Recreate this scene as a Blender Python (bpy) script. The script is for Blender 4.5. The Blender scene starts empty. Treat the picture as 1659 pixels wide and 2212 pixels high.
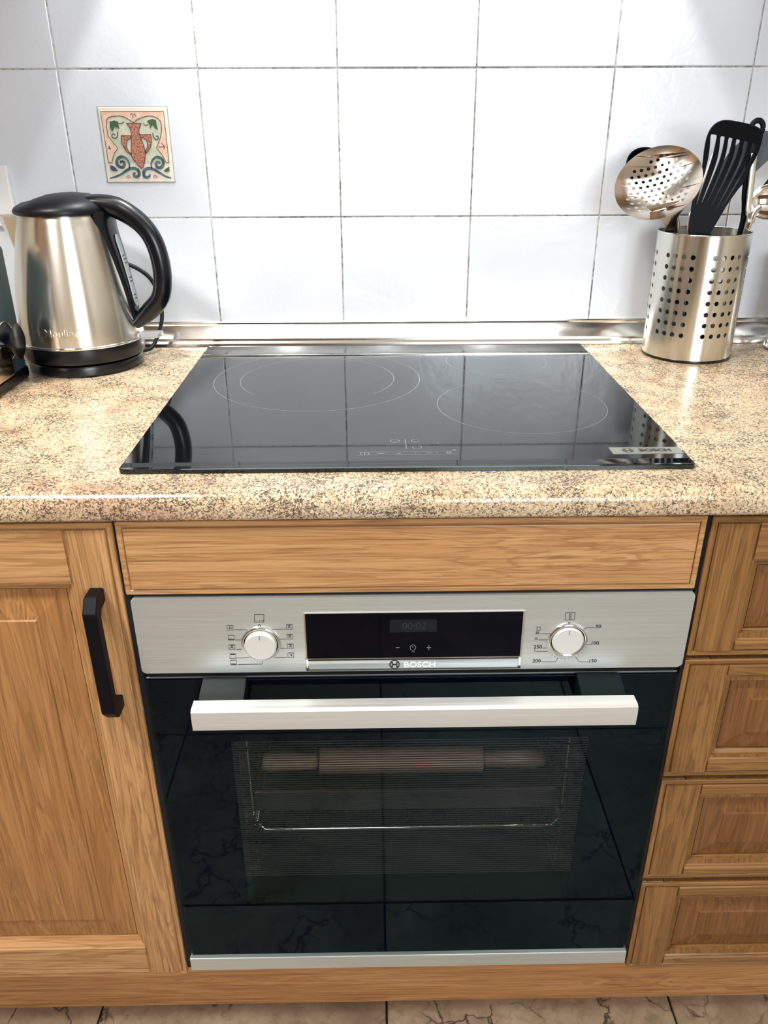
import bpy, bmesh, math, random
from mathutils import Vector, Matrix, Euler
random.seed(7)
PI = math.pi
C = bpy.context.scene.collection
sc = bpy.context.scene

# ------------------------------------------------------------------ camera
CAM = Vector((-0.0353, -1.3069, 1.2181))
ROT = Euler((1.12167587, 0.00393231, -0.01526689), 'XYZ')
F_PX = 1722.316
W_PX, H_PX = 1659, 2212
cd = bpy.data.cameras.new('camera')
cam = bpy.data.objects.new('camera', cd); C.objects.link(cam)
cam.location = CAM; cam.rotation_euler = ROT
cd.sensor_fit = 'VERTICAL'; cd.sensor_height = 36.0; cd.lens = F_PX / H_PX * 36.0
cd.clip_start = 0.02
sc.camera = cam
# ------------------------------------------------------------------ world, exposure
w = bpy.data.worlds.new('world'); sc.world = w; w.use_nodes = True
w.node_tree.nodes['Background'].inputs[0].default_value = (0.75, 0.85, 1.0, 1)
w.node_tree.nodes['Background'].inputs[1].default_value = 0.25
sc.view_settings.view_transform = 'Standard'; sc.view_settings.look = 'None'
sc.view_settings.gamma = 1.0; sc.view_settings.use_curve_mapping = False
sc.view_settings.exposure = 0.0

def area(name, loc, target, sx, sy, power, col, spread=PI):
    l = bpy.data.lights.new(name, 'AREA'); l.shape = 'RECTANGLE'; l.size = sx; l.size_y = sy
    l.energy = power; l.color = col; l.spread = spread
    o = bpy.data.objects.new(name, l); C.objects.link(o); o.location = loc
    d = Vector(target) - Vector(loc)
    o.rotation_euler = d.to_track_quat('-Z', 'Y').to_euler()
    return o
def spot(name, loc, target, power, col, angle, blend, rad):
    l = bpy.data.lights.new(name, 'SPOT'); l.energy = power; l.color = col
    l.spot_size = math.radians(angle); l.spot_blend = blend; l.shadow_soft_size = rad
    o = bpy.data.objects.new(name, l); C.objects.link(o); o.location = loc
    o.rotation_euler = (Vector(target) - Vector(loc)).to_track_quat('-Z', 'Y').to_euler()
    return o
# daylight through the window in the far wall, the ceiling lamp, the two hood lamps and an added centre fill
area('window_light', (0.49, -3.28, 1.55), (0.35, 0, 1.15), 0.42, 1.0, 20, (0.88, 0.94, 1.0))
area('window_light', (1.01, -3.28, 1.55), (0.65, 0, 1.15), 0.42, 1.0, 20, (0.88, 0.94, 1.0))
area('ceiling_light', (-0.85, -1.22, 2.44), (-0.6, -0.9, 0.3), 0.32, 0.32, 56, (1.0, 0.97, 0.92))
spot('hood_lamp_and_fill', (-0.25, -0.10, 1.692), (-0.25, -0.10, 0.9), 11, (1.0, 0.98, 0.95), 62.6, 0.10, 0.012)
spot('hood_lamp_and_fill', (0.0, -0.10, 1.692), (0.0, -0.10, 0.9), 8, (1.0, 0.98, 0.95), 66, 0.6, 0.012)  # added centre spot, fills the dark V between the two lamp cones
spot('hood_lamp_and_fill', (0.25, -0.10, 1.692), (0.25, -0.10, 0.9), 11, (1.0, 0.98, 0.95), 62.6, 0.10, 0.012)

# ------------------------------------------------------------------ helpers
def on_y(u, v, y):
    """point of a real vertical plane (its y given) measured in the photograph"""
    d = ROT.to_matrix() @ Vector(((u - W_PX/2)/F_PX, -(v - H_PX/2)/F_PX, -1))
    return CAM + d * ((y - CAM.y)/d.y)
def on_z(u, v, z):
    d = ROT.to_matrix() @ Vector(((u - W_PX/2)/F_PX, -(v - H_PX/2)/F_PX, -1))
    return CAM + d * ((z - CAM.z)/d.z)

def root_of(o):
    while o.parent: o = o.parent
    return o
def obj(name, bm, m, parent=None, smooth=False, label=None, kind=None, auto=None):
    """bmesh given in world coordinates -> one mesh object, a child of parent"""
    me = bpy.data.meshes.new(name)
    if isinstance(bm, bpy.types.Mesh): me = bm
    else:
        bmesh.ops.recalc_face_normals(bm, faces=bm.faces[:]) if not getattr(bm, '_keep', False) else None
        bm.to_mesh(me); bm.free()
    if parent:
        r = root_of(parent)
        me.transform(Matrix.LocRotScale(r.location, r.rotation_euler, None).inverted() if r.type == 'EMPTY' and not r.get('_local') else Matrix.Identity(4))
    o = bpy.data.objects.new(name, me); C.objects.link(o)
    if m: me.materials.clear(); me.materials.append(m)
    if parent: o.parent = parent
    if smooth:
        for p in me.polygons: p.use_smooth = True
        if auto:
            try: me.set_sharp_from_angle(angle=math.radians(auto))
            except Exception: pass
    if label: o['label'] = label
    if kind: o['kind'] = kind
    return o
def thing(name, label, cat, loc=(0, 0, 0), rotz=0, group=None):
    o = bpy.data.objects.new(name, None); C.objects.link(o)
    o.location = loc; o.rotation_euler = (0, 0, rotz)
    o['label'] = label; o['category'] = cat
    if group: o['group'] = group
    o.empty_display_size = 0.02
    return o
def tag(o, label, cat, group=None):
    o['label'] = label; o['category'] = cat
    if group: o['group'] = group
    return o
def B(): return bmesh.new()
def bx(bm, x0, x1, y0, y1, z0, z1, bev=0, seg=2):
    r = bmesh.ops.create_cube(bm, size=1)
    vs = r['verts']
    bmesh.ops.scale(bm, verts=vs, vec=(x1-x0, y1-y0, z1-z0))
    bmesh.ops.translate(bm, verts=vs, vec=((x0+x1)/2, (y0+y1)/2, (z0+z1)/2))
    if bev:
        es = list({e for v in vs for e in v.link_edges})
        bmesh.ops.bevel(bm, geom=es, offset=bev, segments=seg, affect='EDGES', profile=0.6)
    return bm
def frame(d):
    d = Vector(d).normalized()
    a = Vector((0, 0, 1)) if abs(d.z) < .95 else Vector((1, 0, 0))
    x = d.cross(a).normalized(); y = x.cross(d).normalized()
    return x, y
def tube(bm, pts, r, n=10, caps=True, flat=None):
    """sweep a circle (or ellipse: r = (a,b) with flat = axis of b) along a path; r may be a list"""
    pts = [Vector(p) for p in pts]; rings = []
    px = None
    for i, p in enumerate(pts):
        d = (pts[min(i+1, len(pts)-1)] - pts[max(i-1, 0)]).normalized()
        if flat is not None:
            y = Vector(flat); y = (y - d*y.dot(d)).normalized(); x = y.cross(d)
        elif px is None: x, y = frame(d)
        else:
            x = (px - d*px.dot(d)).normalized(); y = d.cross(x)
        px = x
        ri = r[i] if isinstance(r, list) else r
        a, b = ri if isinstance(ri, tuple) else (ri, ri)
        rings.append([bm.verts.new(p + x*a*math.cos(2*PI*k/n) + y*b*math.sin(2*PI*k/n)) for k in range(n)])
    for i in range(len(rings)-1):
        for k in range(n):
            bm.faces.new((rings[i][k], rings[i][(k+1) % n], rings[i+1][(k+1) % n], rings[i+1][k]))
    if caps:
        bm.faces.new(rings[0][::-1]); bm.faces.new(rings[-1])
    return bm
def smooth_path(pts, n=6):
    P = [Vector(p) for p in pts]; out = []
    for i in range(len(P)-1):
        a, b, c, d = P[max(i-1, 0)], P[i], P[i+1], P[min(i+2, len(P)-1)]
        for k in range(n):
            t = k/n
            out.append(0.5*((2*b) + (c-a)*t + (2*a-5*b+4*c-d)*t*t + (3*b-a-3*c+d)*t**3))
    out.append(P[-1]); return out
def lathe(bm, prof, c=(0, 0, 0), n=64, a0=0, a1=2*PI, squash=None):
    full = abs(a1-a0-2*PI) < 1e-6; m = n if full else n+1; rings = []
    for (r, z) in prof:
        if r < 1e-7: rings.append([bm.verts.new((c[0], c[1], c[2]+z))]*m)
        else: rings.append([bm.verts.new((c[0]+r*math.cos(a0+(a1-a0)*k/n), c[1]+r*math.sin(a0+(a1-a0)*k/n), c[2]+z)) for k in range(m)])
    for i in range(len(rings)-1):
        for k in range(n):
            q = [rings[i][k], rings[i][(k+1) % m], rings[i+1][(k+1) % m], rings[i+1][k]]
            u = []
            for v in q:
                if v not in u: u.append(v)
            if len(u) > 2:
                try: bm.faces.new(u)
                except ValueError: pass
    return bm
def disc_y(bm, cx, cz, r, y0, y1, n=40, bev=0):
    """short cylinder whose axis is world y (y0 nearer to the camera)"""
    a = [bm.verts.new((cx+r*math.cos(2*PI*k/n), y1, cz+r*math.sin(2*PI*k/n))) for k in range(n)]
    b = [bm.verts.new((cx+r*math.cos(2*PI*k/n), y0+bev, cz+r*math.sin(2*PI*k/n))) for k in range(n)]
    c = [bm.verts.new((cx+(r-bev)*math.cos(2*PI*k/n), y0, cz+(r-bev)*math.sin(2*PI*k/n))) for k in range(n)] if bev else b
    rs = [a, b, c] if bev else [a, b]
    for i in range(len(rs)-1):
        for k in range(n): bm.faces.new((rs[i][k], rs[i][(k+1) % n], rs[i+1][(k+1) % n], rs[i+1][k]))
    bm.faces.new(a); bm.faces.new(rs[-1][::-1])
    return bm
def prism(bm, poly, y0, y1):
    """polygon in x,z extruded along y"""
    a = [bm.verts.new((x, y0, z)) for x, z in poly]; b = [bm.verts.new((x, y1, z)) for x, z in poly]
    n = len(poly)
    bm.faces.new(a); bm.faces.new(b[::-1])
    for k in range(n): bm.faces.new((a[k], a[(k+1) % n], b[(k+1) % n], b[k]))
    return bm
def prism_x(bm, poly, x0, x1):
    """polygon in y,z extruded along x"""
    a = [bm.verts.new((x0, y, z)) for y, z in poly]; b = [bm.verts.new((x1, y, z)) for y, z in poly]
    n = len(poly)
    bm.faces.new(a); bm.faces.new(b[::-1])
    for k in range(n): bm.faces.new((a[k], a[(k+1) % n], b[(k+1) % n], b[k]))
    return bm
def filled(outline, holes=(), extrude=0.0):
    """flat shape with real holes (2D curve turned into a mesh); returns a bmesh in the x,y plane"""
    CA, SA = math.cos(.2371), math.sin(.2371)      # turned while filling: rows of equal height confuse the fill
    cu = bpy.data.curves.new('t', 'CURVE'); cu.dimensions = '2D'; cu.fill_mode = 'BOTH'; cu.extrude = extrude
    for pl in [outline] + list(holes):
        s = cu.splines.new('POLY'); s.points.add(len(pl)-1); s.use_cyclic_u = True
        for i, p in enumerate(pl): s.points[i].co = (p[0]*CA - p[1]*SA, p[0]*SA + p[1]*CA, 0, 1)
    bm = curve_bm(cu)
    for v in bm.verts: v.co = (v.co.x*CA + v.co.y*SA, -v.co.x*SA + v.co.y*CA, v.co.z)
    return bm
def curve_bm(cu):
    o = bpy.data.objects.new('t', cu); C.objects.link(o)
    dg = bpy.context.evaluated_depsgraph_get()
    me = bpy.data.meshes.new_from_object(o.evaluated_get(dg))
    bm = B(); bm.from_mesh(me)
    bpy.data.objects.remove(o); bpy.data.meshes.remove(me); bpy.data.curves.remove(cu)
    return bm
def text_bm(s, size, bold=0.0, extrude=0.0, align='CENTER', sx=1.0, spacing=1.0):
    cu = bpy.data.curves.new('t', 'FONT'); cu.body = s; cu.size = size; cu.align_x = align; cu.align_y = 'CENTER'
    cu.offset = bold; cu.extrude = extrude; cu.resolution_u = 3; cu.space_character = spacing
    bm = curve_bm(cu)
    for v in bm.verts: v.co.x *= sx
    return bm
def merge(dst, src, M):
    me = bpy.data.meshes.new('t'); src.to_mesh(me); src.free(); me.transform(M); dst.from_mesh(me); bpy.data.meshes.remove(me)
    return dst
def stroke(bm, pts, wdt, to3, closed=False, h=0.0):
    """flat line of width wdt along pts in some plane; to3 maps (a,b) to space"""
    P = [Vector((p[0], p[1])) for p in pts]
    if closed: P = P + [P[0], P[1]]
    prev = None
    for i, p in enumerate(P):
        d = (P[min(i+1, len(P)-1)] - P[max(i-1, 0)])
        if d.length < 1e-9: continue
        d.normalize(); nrm = Vector((-d.y, d.x))
        ww = wdt[i] if isinstance(wdt, list) else wdt
        cur = (bm.verts.new(to3(*(p+nrm*ww/2))), bm.verts.new(to3(*(p-nrm*ww/2))))
        if prev: bm.faces.new((prev[0], prev[1], cur[1], cur[0]))
        prev = cur
    return bm
def solid(o, t, off=0):
    m = o.modifiers.new('solidify', 'SOLIDIFY'); m.thickness = t; m.offset = off; return o

def thick(o, t, off=0, nf=None, auto=35):
    """give a sheet real thickness in its mesh; nf(vertex) -> smooth surface normal used on both faces"""
    solid(o, t, off)
    dg = bpy.context.evaluated_depsgraph_get(); dg.update()
    me = bpy.data.meshes.new_from_object(o.evaluated_get(dg)); o.modifiers.clear(); o.data = me
    for p in me.polygons: p.use_smooth = True
    if nf:
        nl = []
        for p in me.polygons:
            for vi in p.vertices:
                q = nf(me.vertices[vi].co); d = p.normal.dot(q)
                nl.append(tuple(q if d > .6 else (-q if d < -.6 else p.normal)))
        me.normals_split_custom_set(nl)
    else: me.set_sharp_from_angle(angle=math.radians(auto))
    return o

# ------------------------------------------------------------------ materials
def srgb(r, g, b):
    f = lambda c: (c/255/12.92) if c/255 <= 0.04045 else ((c/255+0.055)/1.055)**2.4
    return (f(r), f(g), f(b), 1)
def mat(name, col=(0.5, 0.5, 0.5, 1), rough=0.5, metal=0.0, **kw):
    m = bpy.data.materials.new(name); m.use_nodes = True
    b = m.node_tree.nodes['Principled BSDF']
    b.inputs['Base Color'].default_value = col; b.inputs['Roughness'].default_value = rough
    b.inputs['Metallic'].default_value = metal
    for k, v in kw.items():
        k = k.replace('_', ' ')
        if k in b.inputs: b.inputs[k].default_value = v
    return m
class N:
    def __init__(s, m): s.t = m.node_tree; s.b = s.t.nodes['Principled BSDF']
    def new(s, ty, **kw):
        n = s.t.nodes.new(ty)
        for k, v in kw.items(): setattr(n, k, v)
        return n
    def link(s, a, b): s.t.links.new(a, b)
    def coord(s, scale=(1, 1, 1), rand=False, which='Object'):
        tc = s.new('ShaderNodeTexCoord'); mp = s.new('ShaderNodeMapping')
        mp.inputs['Scale'].default_value = scale
        s.link(tc.outputs[which], mp.inputs['Vector'])
        if rand:
            oi = s.new('ShaderNodeObjectInfo'); mu = s.new('ShaderNodeMath', operation='MULTIPLY'); mu.inputs[1].default_value = 37.0
            s.link(oi.outputs['Random'], mu.inputs[0]); cb = s.new('ShaderNodeCombineXYZ')
            for i in range(3): s.link(mu.outputs[0], cb.inputs[i])
            s.link(cb.outputs[0], mp.inputs['Location'])
        return mp.outputs[0]
    def noise(s, vec, scale, detail=3, rough=0.5, dist=0.0):
        n = s.new('ShaderNodeTexNoise'); n.inputs['Scale'].default_value = scale; n.inputs['Detail'].default_value = detail
        n.inputs['Roughness'].default_value = rough; n.inputs['Distortion'].default_value = dist
        s.link(vec, n.inputs['Vector']); return n.outputs['Fac']
    def ramp(s, fac, stops):
        r = s.new('ShaderNodeValToRGB'); e = r.color_ramp.elements
        while len(e) < len(stops): e.new(0.5)
        for i, (p, c) in enumerate(stops): e[i].position = p; e[i].color = c if len(c) == 4 else (*c, 1)
        s.link(fac, r.inputs[0]); return r.outputs[0]
    def mix(s, fac, a, b, mode='MIX'):
        m = s.new('ShaderNodeMix', data_type='RGBA', blend_type=mode)
        if isinstance(fac, (int, float)): m.inputs[0].default_value = fac
        else: s.link(fac, m.inputs[0])
        for v, i in ((a, 6), (b, 7)):
            if isinstance(v, tuple): m.inputs[i].default_value = v
            else: s.link(v, m.inputs[i])
        return m.outputs[2]
    def bump(s, h, strength, dist=0.001, into=None):
        b = s.new('ShaderNodeBump'); b.inputs['Strength'].default_value = strength; b.inputs['Distance'].default_value = dist
        s.link(h, b.inputs['Height']); s.link(b.outputs[0], (into or s.b).inputs['Normal']); return b
g = lambda v: (v, v, v, 1)

def wood(name, axis, light, mid, dark, rough=0.34, wav=1.0):
    """oak: fine pores and slow cathedral figure running along the given axis"""
    m = mat(name, rough=rough); n = N(m)
    i = 'xyz'.index(axis)
    s1 = [34, 34, 34]; s1[i] = 1.8
    s2 = [420, 420, 420]; s2[i] = 9
    s3 = [210, 210, 210]; s3[i] = 7
    f1 = n.noise(n.coord(tuple(s1), True), 1.0, 4, .55, 1.2*wav)
    f3 = n.noise(n.coord(tuple(s3), True), 1.0, 3, .6, .6*wav)
    f2 = n.noise(n.coord(tuple(s2), True), 1.0, 2, .6, .2)
    wv = n.new('ShaderNodeMath', operation='SINE'); mu = n.new('ShaderNodeMath', operation='MULTIPLY'); mu.inputs[1].default_value = 58
    n.link(f1, mu.inputs[0]); n.link(mu.outputs[0], wv.inputs[0])
    c0 = n.ramp(f1, [(0.3, mid), (0.5, light), (0.7, mid)])
    rings = n.ramp(wv.outputs[0], [(0.30, g(0)), (0.80, g(1))])
    c1 = n.mix(n.mix(0.75, g(0), rings), c0, dark)
    cc = n.new('ShaderNodeMix', data_type='RGBA'); n.link(n.mix(1.0, rings, g(.42), 'MULTIPLY'), cc.inputs[0]); n.link(c0, cc.inputs[6]); cc.inputs[7].default_value = dark
    streak = n.ramp(f3, [(0.42, g(0)), (0.68, g(1))])
    c2 = n.mix(n.mix(1.0, streak, g(.42), 'MULTIPLY'), cc.outputs[2], dark)
    pore = n.ramp(f2, [(0.56, g(0)), (0.70, g(1))])
    c3 = n.mix(n.mix(1.0, pore, g(.5), 'MULTIPLY'), c2, tuple(0.55*v for v in dark[:3]) + (1,))
    n.link(c3, n.b.inputs['Base Color'])
    n.bump(f2, 0.18, 0.0006)
    return m
OL, OM, OD = srgb(204, 158, 108), srgb(188, 138, 88), srgb(136, 92, 54)
oak_x = wood('oak_horizontal', 'x', OL, OM, OD)
oak_z = wood('oak_vertical', 'z', OL, OM, OD)
RL, RM, RD = srgb(156, 114, 66), srgb(138, 97, 54), srgb(94, 62, 34)  # same oak, darkened to carry the light fall-off on the right drawers
oak2_x = wood('shaded_oak_horizontal', 'x', RL, RM, RD)
oak2_z = wood('shaded_oak_vertical', 'z', RL, RM, RD)
oakp = wood('oak_panel', 'z', srgb(184, 134, 84), srgb(166, 116, 68), srgb(132, 88, 48))
oakp_shaded = wood('oak_panel_shaded', 'z', srgb(138, 94, 54), srgb(124, 82, 45), srgb(94, 60, 33))  # panel oak with the drawers' fall-off shade put into its colour

# speckled granite-pattern laminate
granite = mat('granite_laminate', rough=0.24); n = N(granite)
co = n.coord()
big = n.noise(co, 7, 4, .6, .8)
base = n.ramp(big, [(0.30, srgb(210, 172, 144)), (0.44, srgb(224, 202, 166)), (0.62, srgb(230, 214, 182))])
md = n.noise(co, 330, 3, .65, .6)
c1 = n.mix(n.ramp(md, [(0.49, g(0)), (0.60, g(.8))]), base, srgb(158, 122, 84))
pk = n.noise(co, 170, 2, .5, .3)
c2 = n.mix(n.ramp(pk, [(0.56, g(0)), (0.66, g(.6))]), c1, srgb(226, 196, 172))
fl = n.noise(n.coord((1, 1, 1.2)), 420, 3, .7, .9)
cl = n.noise(co, 22, 4, .65, .6)
mm = n.new('ShaderNodeMath', operation='MULTIPLY_ADD'); mm.inputs[1].default_value = 0.36; n.link(cl, mm.inputs[0]); n.link(fl, mm.inputs[2])
c3 = n.mix(n.ramp(mm.outputs[0], [(0.70, g(0)), (0.745, g(.92))]), c2, srgb(70, 62, 54))
n.link(c3, n.b.inputs['Base Color'])

tile_m = mat('white_glazed_tile', srgb(214, 219, 226), rough=0.16); n = N(tile_m)
co = n.coord((1, 1, 1), True)
a = n.noise(co, 9, 5, .55, .6); b_ = n.noise(co, 42, 4, .6, 1.2)
mx = n.new('ShaderNodeMath', operation='MULTIPLY_ADD'); mx.inputs[1].default_value = 0.22
n.link(b_, mx.inputs[0]); n.link(a, mx.inputs[2])
n.bump(mx.outputs[0], 0.35, 0.004)
grout_m = mat('grout', srgb(186, 182, 172), rough=0.9); n = N(grout_m)
co = n.coord()
d1 = n.noise(co, 130, 3, .7); d2 = n.noise(co, 7, 3, .6)
dd = n.new('ShaderNodeMath', operation='ADD'); n.link(d1, dd.inputs[0]); n.link(d2, dd.inputs[1])
n.link(n.ramp(dd.outputs[0], [(0.44, srgb(205, 204, 198)), (0.53, srgb(160, 158, 150)), (0.62, srgb(84, 82, 76))]), n.b.inputs['Base Color'])
dd_s = n.new('ShaderNodeMath', operation='MULTIPLY'); dd_s.inputs[1].default_value = 0.5
n.link(dd.outputs[0], dd_s.inputs[0])
n.t.links.new(dd_s.outputs[0], [x for x in n.t.nodes if x.type == 'VALTORGB'][0].inputs[0])

def steel(name, col, rough, aniso=0.0, axis=None, streak=0.0):
    m = mat(name, col, rough, 1.0, Anisotropic=aniso); n = N(m)
    if axis:
        s = [900, 900, 900]; s['xyz'.index(axis)] = 6
        f = n.noise(n.coord(tuple(s)), 1.0, 3, .6)
        n.bump(f, streak, 0.0004)
        lo = tuple(c*.86 for c in col[:3]) + (1,)
        n.link(n.ramp(f, [(0.3, lo), (0.7, col)]), n.b.inputs['Base Color'])
    return m
brushed = steel('brushed_steel', (0.82, 0.88, 0.87, 1), 0.42, 0.6, 'x', 0.10); brushed.node_tree.nodes['Principled BSDF'].inputs['Metallic'].default_value = 0.72
kettle_steel = steel('kettle_steel', (0.78, 0.75, 0.68, 1), 0.26, 0.85, None)
can_steel = steel('perforated_steel', (0.74, 0.73, 0.67, 1), 0.24, 0.7, None)
for m_ in (kettle_steel, can_steel):
    n = N(m_); tg = n.new('ShaderNodeTangent', direction_type='RADIAL', axis='Z'); n.link(tg.outputs[0], n.b.inputs['Tangent'])
    n.b.inputs['Anisotropic Rotation'].default_value = 0.25
    s = n.noise(n.coord((3, 3, 700)), 1.0, 2, .6); n.bump(s, 0.05, 0.0003)
alu = steel('brushed_aluminium', (0.94, 0.95, 0.93, 1), 0.45, 0.5, 'x', 0.06); alu.node_tree.nodes['Principled BSDF'].inputs['Metallic'].default_value = 0.6
trim_alu = steel('aluminium_strip', (0.86, 0.84, 0.80, 1), 0.16)
chrome = steel('chrome', (0.86, 0.86, 0.86, 1), 0.06)
tool_steel = steel('polished_tool_steel', (0.55, 0.47, 0.39, 1), 0.14)
black_glass = mat('black_ceramic_glass', srgb(9, 12, 17), 0.035, 0, IOR=1.62, Specular_Tint=(0.84, 0.98, 1, 1))
panel_glass = mat('display_glass', srgb(4, 6, 16), 0.05, Specular_IOR_Level=0.15)
black_pl = mat('black_plastic', srgb(5, 8, 16), 0.26)
black_satin = mat('black_satin_plastic', srgb(5, 8, 16), 0.40, Specular_IOR_Level=0.35)
black_nylon = mat('black_nylon', srgb(5, 10, 18), 0.5, Specular_IOR_Level=0.15)
grey_nylon = mat('dark_grey_nylon', srgb(66, 74, 82), 0.5)
matt_black = mat('matt_black_metal', srgb(4, 4, 12), 0.5, Specular_IOR_Level=0.25)
gap_m = mat('dark_gap', srgb(12, 11, 16), 0.9)
enamel = mat('dark_enamel', srgb(26, 38, 40), 0.3)
white_pl = mat('white_plastic', srgb(232, 232, 232), 0.35)
knob_m = mat('satin_knob', (0.88, 0.89, 0.87, 1), 0.34, 0.4)
ink = mat('dark_print', srgb(44, 46, 48), 0.6)
pale = mat('pale_print', srgb(138, 146, 150), 0.5)
faint = mat('faint_display', srgb(18, 42, 48), 0.5)
white_ink = mat('white_letters', srgb(236, 240, 240), 0.4)
plaster = mat('plaster', srgb(214, 206, 192), 0.85)
ceil_m = mat('ceiling_white', srgb(226, 222, 214), 0.9)
pin_m = wood('beech', 'x', srgb(226, 178, 150), srgb(214, 160, 130), srgb(176, 120, 92), .5)
clear = mat('clear_plastic', (0.95, 0.93, 0.95, 1), 0.08, 0, Transmission_Weight=0.85, IOR=1.45)
gauge_m = mat('gauge_window', srgb(196, 204, 206), 0.2, 0, Transmission_Weight=0.25)
lamp_m = mat('lit_diffuser', g(0.9), 0.4); n = N(lamp_m)
n.b.inputs['Emission Color'].default_value = (0.94, 0.97, 1, 1); n.b.inputs['Emission Strength'].default_value = 4.3
day_m = mat('daylight_pane', g(0.6), 0.2); n = N(day_m)
n.b.inputs['Emission Color'].default_value = (0.85, 0.93, 1, 1); n.b.inputs['Emission Strength'].default_value = 3.0
# oven door pane: clear enough to look into the dark cavity, reflecting like glass
door_glass = bpy.data.materials.new('oven_door_glass'); door_glass.use_nodes = True
nt = door_glass.node_tree; nt.nodes.clear()
out = nt.nodes.new('ShaderNodeOutputMaterial'); mxs = nt.nodes.new('ShaderNodeMixShader'); fr = nt.nodes.new('ShaderNodeFresnel')
tr = nt.nodes.new('ShaderNodeBsdfTransparent'); gl = nt.nodes.new('ShaderNodeBsdfGlossy')
fr.inputs[0].default_value = 1.52; tr.inputs[0].default_value = (0.93, 0.96, 0.96, 1); gl.inputs['Roughness'].default_value = 0.02; gl.inputs['Color'].default_value = (.36, .62, .70, 1)
geo = nt.nodes.new('ShaderNodeNewGeometry'); sb = nt.nodes.new('ShaderNodeMath'); sb.operation = 'SUBTRACT'; sb.inputs[0].default_value = 1.0; ml = nt.nodes.new('ShaderNodeMath'); ml.operation = 'MULTIPLY'
nt.links.new(geo.outputs['Backfacing'], sb.inputs[1]); nt.links.new(sb.outputs[0], ml.inputs[0]); nt.links.new(fr.outputs[0], ml.inputs[1]); nt.links.new(ml.outputs[0], mxs.inputs[0]); nt.links.new(tr.outputs[0], mxs.inputs[1]); nt.links.new(gl.outputs[0], mxs.inputs[2]); nt.links.new(mxs.outputs[0], out.inputs[0])

stone = mat('stone_floor_tile', rough=0.38); n = N(stone)
co = n.coord((1, 1, 1), True)
f1 = n.noise(co, 5, 6, .62, .7); f2 = n.noise(co, 45, 5, .7, .5)
b1 = n.ramp(f1, [(0.3, srgb(122, 104, 86)), (0.5, srgb(156, 138, 116)), (0.7, srgb(176, 160, 138))])
b2 = n.mix(n.ramp(f2, [(0.45, g(0)), (0.7, g(.6))]), b1, srgb(104, 88, 72))
vo = n.new('ShaderNodeTexVoronoi', feature='DISTANCE_TO_EDGE'); vo.inputs['Scale'].default_value = 13
vn = n.new('ShaderNodeVectorMath', operation='ADD'); nn = n.new('ShaderNodeTexNoise'); nn.inputs['Scale'].default_value = 16; nn.inputs['Detail'].default_value = 5
ns = n.new('ShaderNodeVectorMath', operation='SCALE'); ns.inputs['Scale'].default_value = 0.11
n.link(co, nn.inputs['Vector']); n.link(nn.outputs['Color'], ns.inputs[0]); n.link(co, vn.inputs[0]); n.link(ns.outputs[0], vn.inputs[1]); n.link(vn.outputs[0], vo.inputs['Vector'])
gate = n.noise(co, 9, 3)
gm = n.new('ShaderNodeMath', operation='MULTIPLY')
n.link(n.ramp(vo.outputs['Distance'], [(0.0, g(1)), (0.035, g(0))]), gm.inputs[0]); n.link(n.ramp(gate, [(0.45, g(0)), (0.55, g(1))]), gm.inputs[1])
n.link(n.mix(gm.outputs[0], b2, srgb(48, 38, 32)), n.b.inputs['Base Color'])
n.bump(f2, 0.3, 0.002)

# ------------------------------------------------------------------ setting
XL, XR, YF, ZC = -2.1, 1.9, -3.4, 2.5
def struct(name, bm, m, **k): return obj(name, bm, m, kind='structure', **k)
floor = struct('floor', bx(B(), XL-.1, XR+.1, YF-.1, .1, -.06, -.004), gap_m)
T = 0.4375; x0f = -0.0243 - 5*T; y0f = -0.836
tm = None
for i in range(10):
    for j in range(-7, 3):
        xa, ya = x0f + i*T, y0f + j*T
        if ya > -0.3 or xa < XL - T or xa > XR: continue
        if tm is None:
            b = B(); bx(b, -T/2+.0016, T/2-.0016, -T/2+.0016, T/2-.0016, -.008, 0, .0012, 1); tm = bpy.data.meshes.new('tile'); b.to_mesh(tm); b.free(); tm.materials.append(stone)
        o = bpy.data.objects.new('tile', tm); C.objects.link(o); o.parent = floor; o.location = (xa+T/2, ya+T/2, 0)
struct('ceiling', bx(B(), XL-.1, XR+.1, YF-.1, .1, ZC, ZC+.06), ceil_m)
wall = struct('wall_back', bx(B(), XL, XR, .0015, .1, 0, ZC), grout_m)
obj('plaster_band', bx(B(), XL, XR, -.0004, .0014, 2.102, ZC), plaster, wall)
struct('wall_left', bx(B(), XL-.1, XL, YF, .1, 0, ZC), plaster)
struct('wall_right', bx(B(), XR, XR+.1, YF, .1, 0, ZC), plaster)
struct('wall_front', bx(B(), XL-.1, XR+.1, YF-.1, YF, 0, ZC), plaster)
# wall tiles, 20 cm
TW, TZ = 0.2, 0.2011
b = B(); bx(b, -TW/2+.0010, TW/2-.0010, -.0005, .006, -TZ/2+.0010, TZ/2-.0010, .0012, 2)
wt = bpy.data.meshes.new('tile'); b.to_mesh(wt); b.free(); wt.materials.append(tile_m)
for p in wt.polygons: p.use_smooth = False
for i in range(-8, 11):
    for j in range(-1, 6):
        cx = -0.482 + i*TW + TW/2; cz = 1.0943 + j*TZ + TZ/2
        o = bpy.data.objects.new('tile', wt); C.objects.link(o); o.parent = wall
        o.location = (cx, random.uniform(-.0002, .0002), cz)
        o.rotation_euler = (random.uniform(-.0015, .0015), 0, random.uniform(-.0015, .0015))
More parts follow.
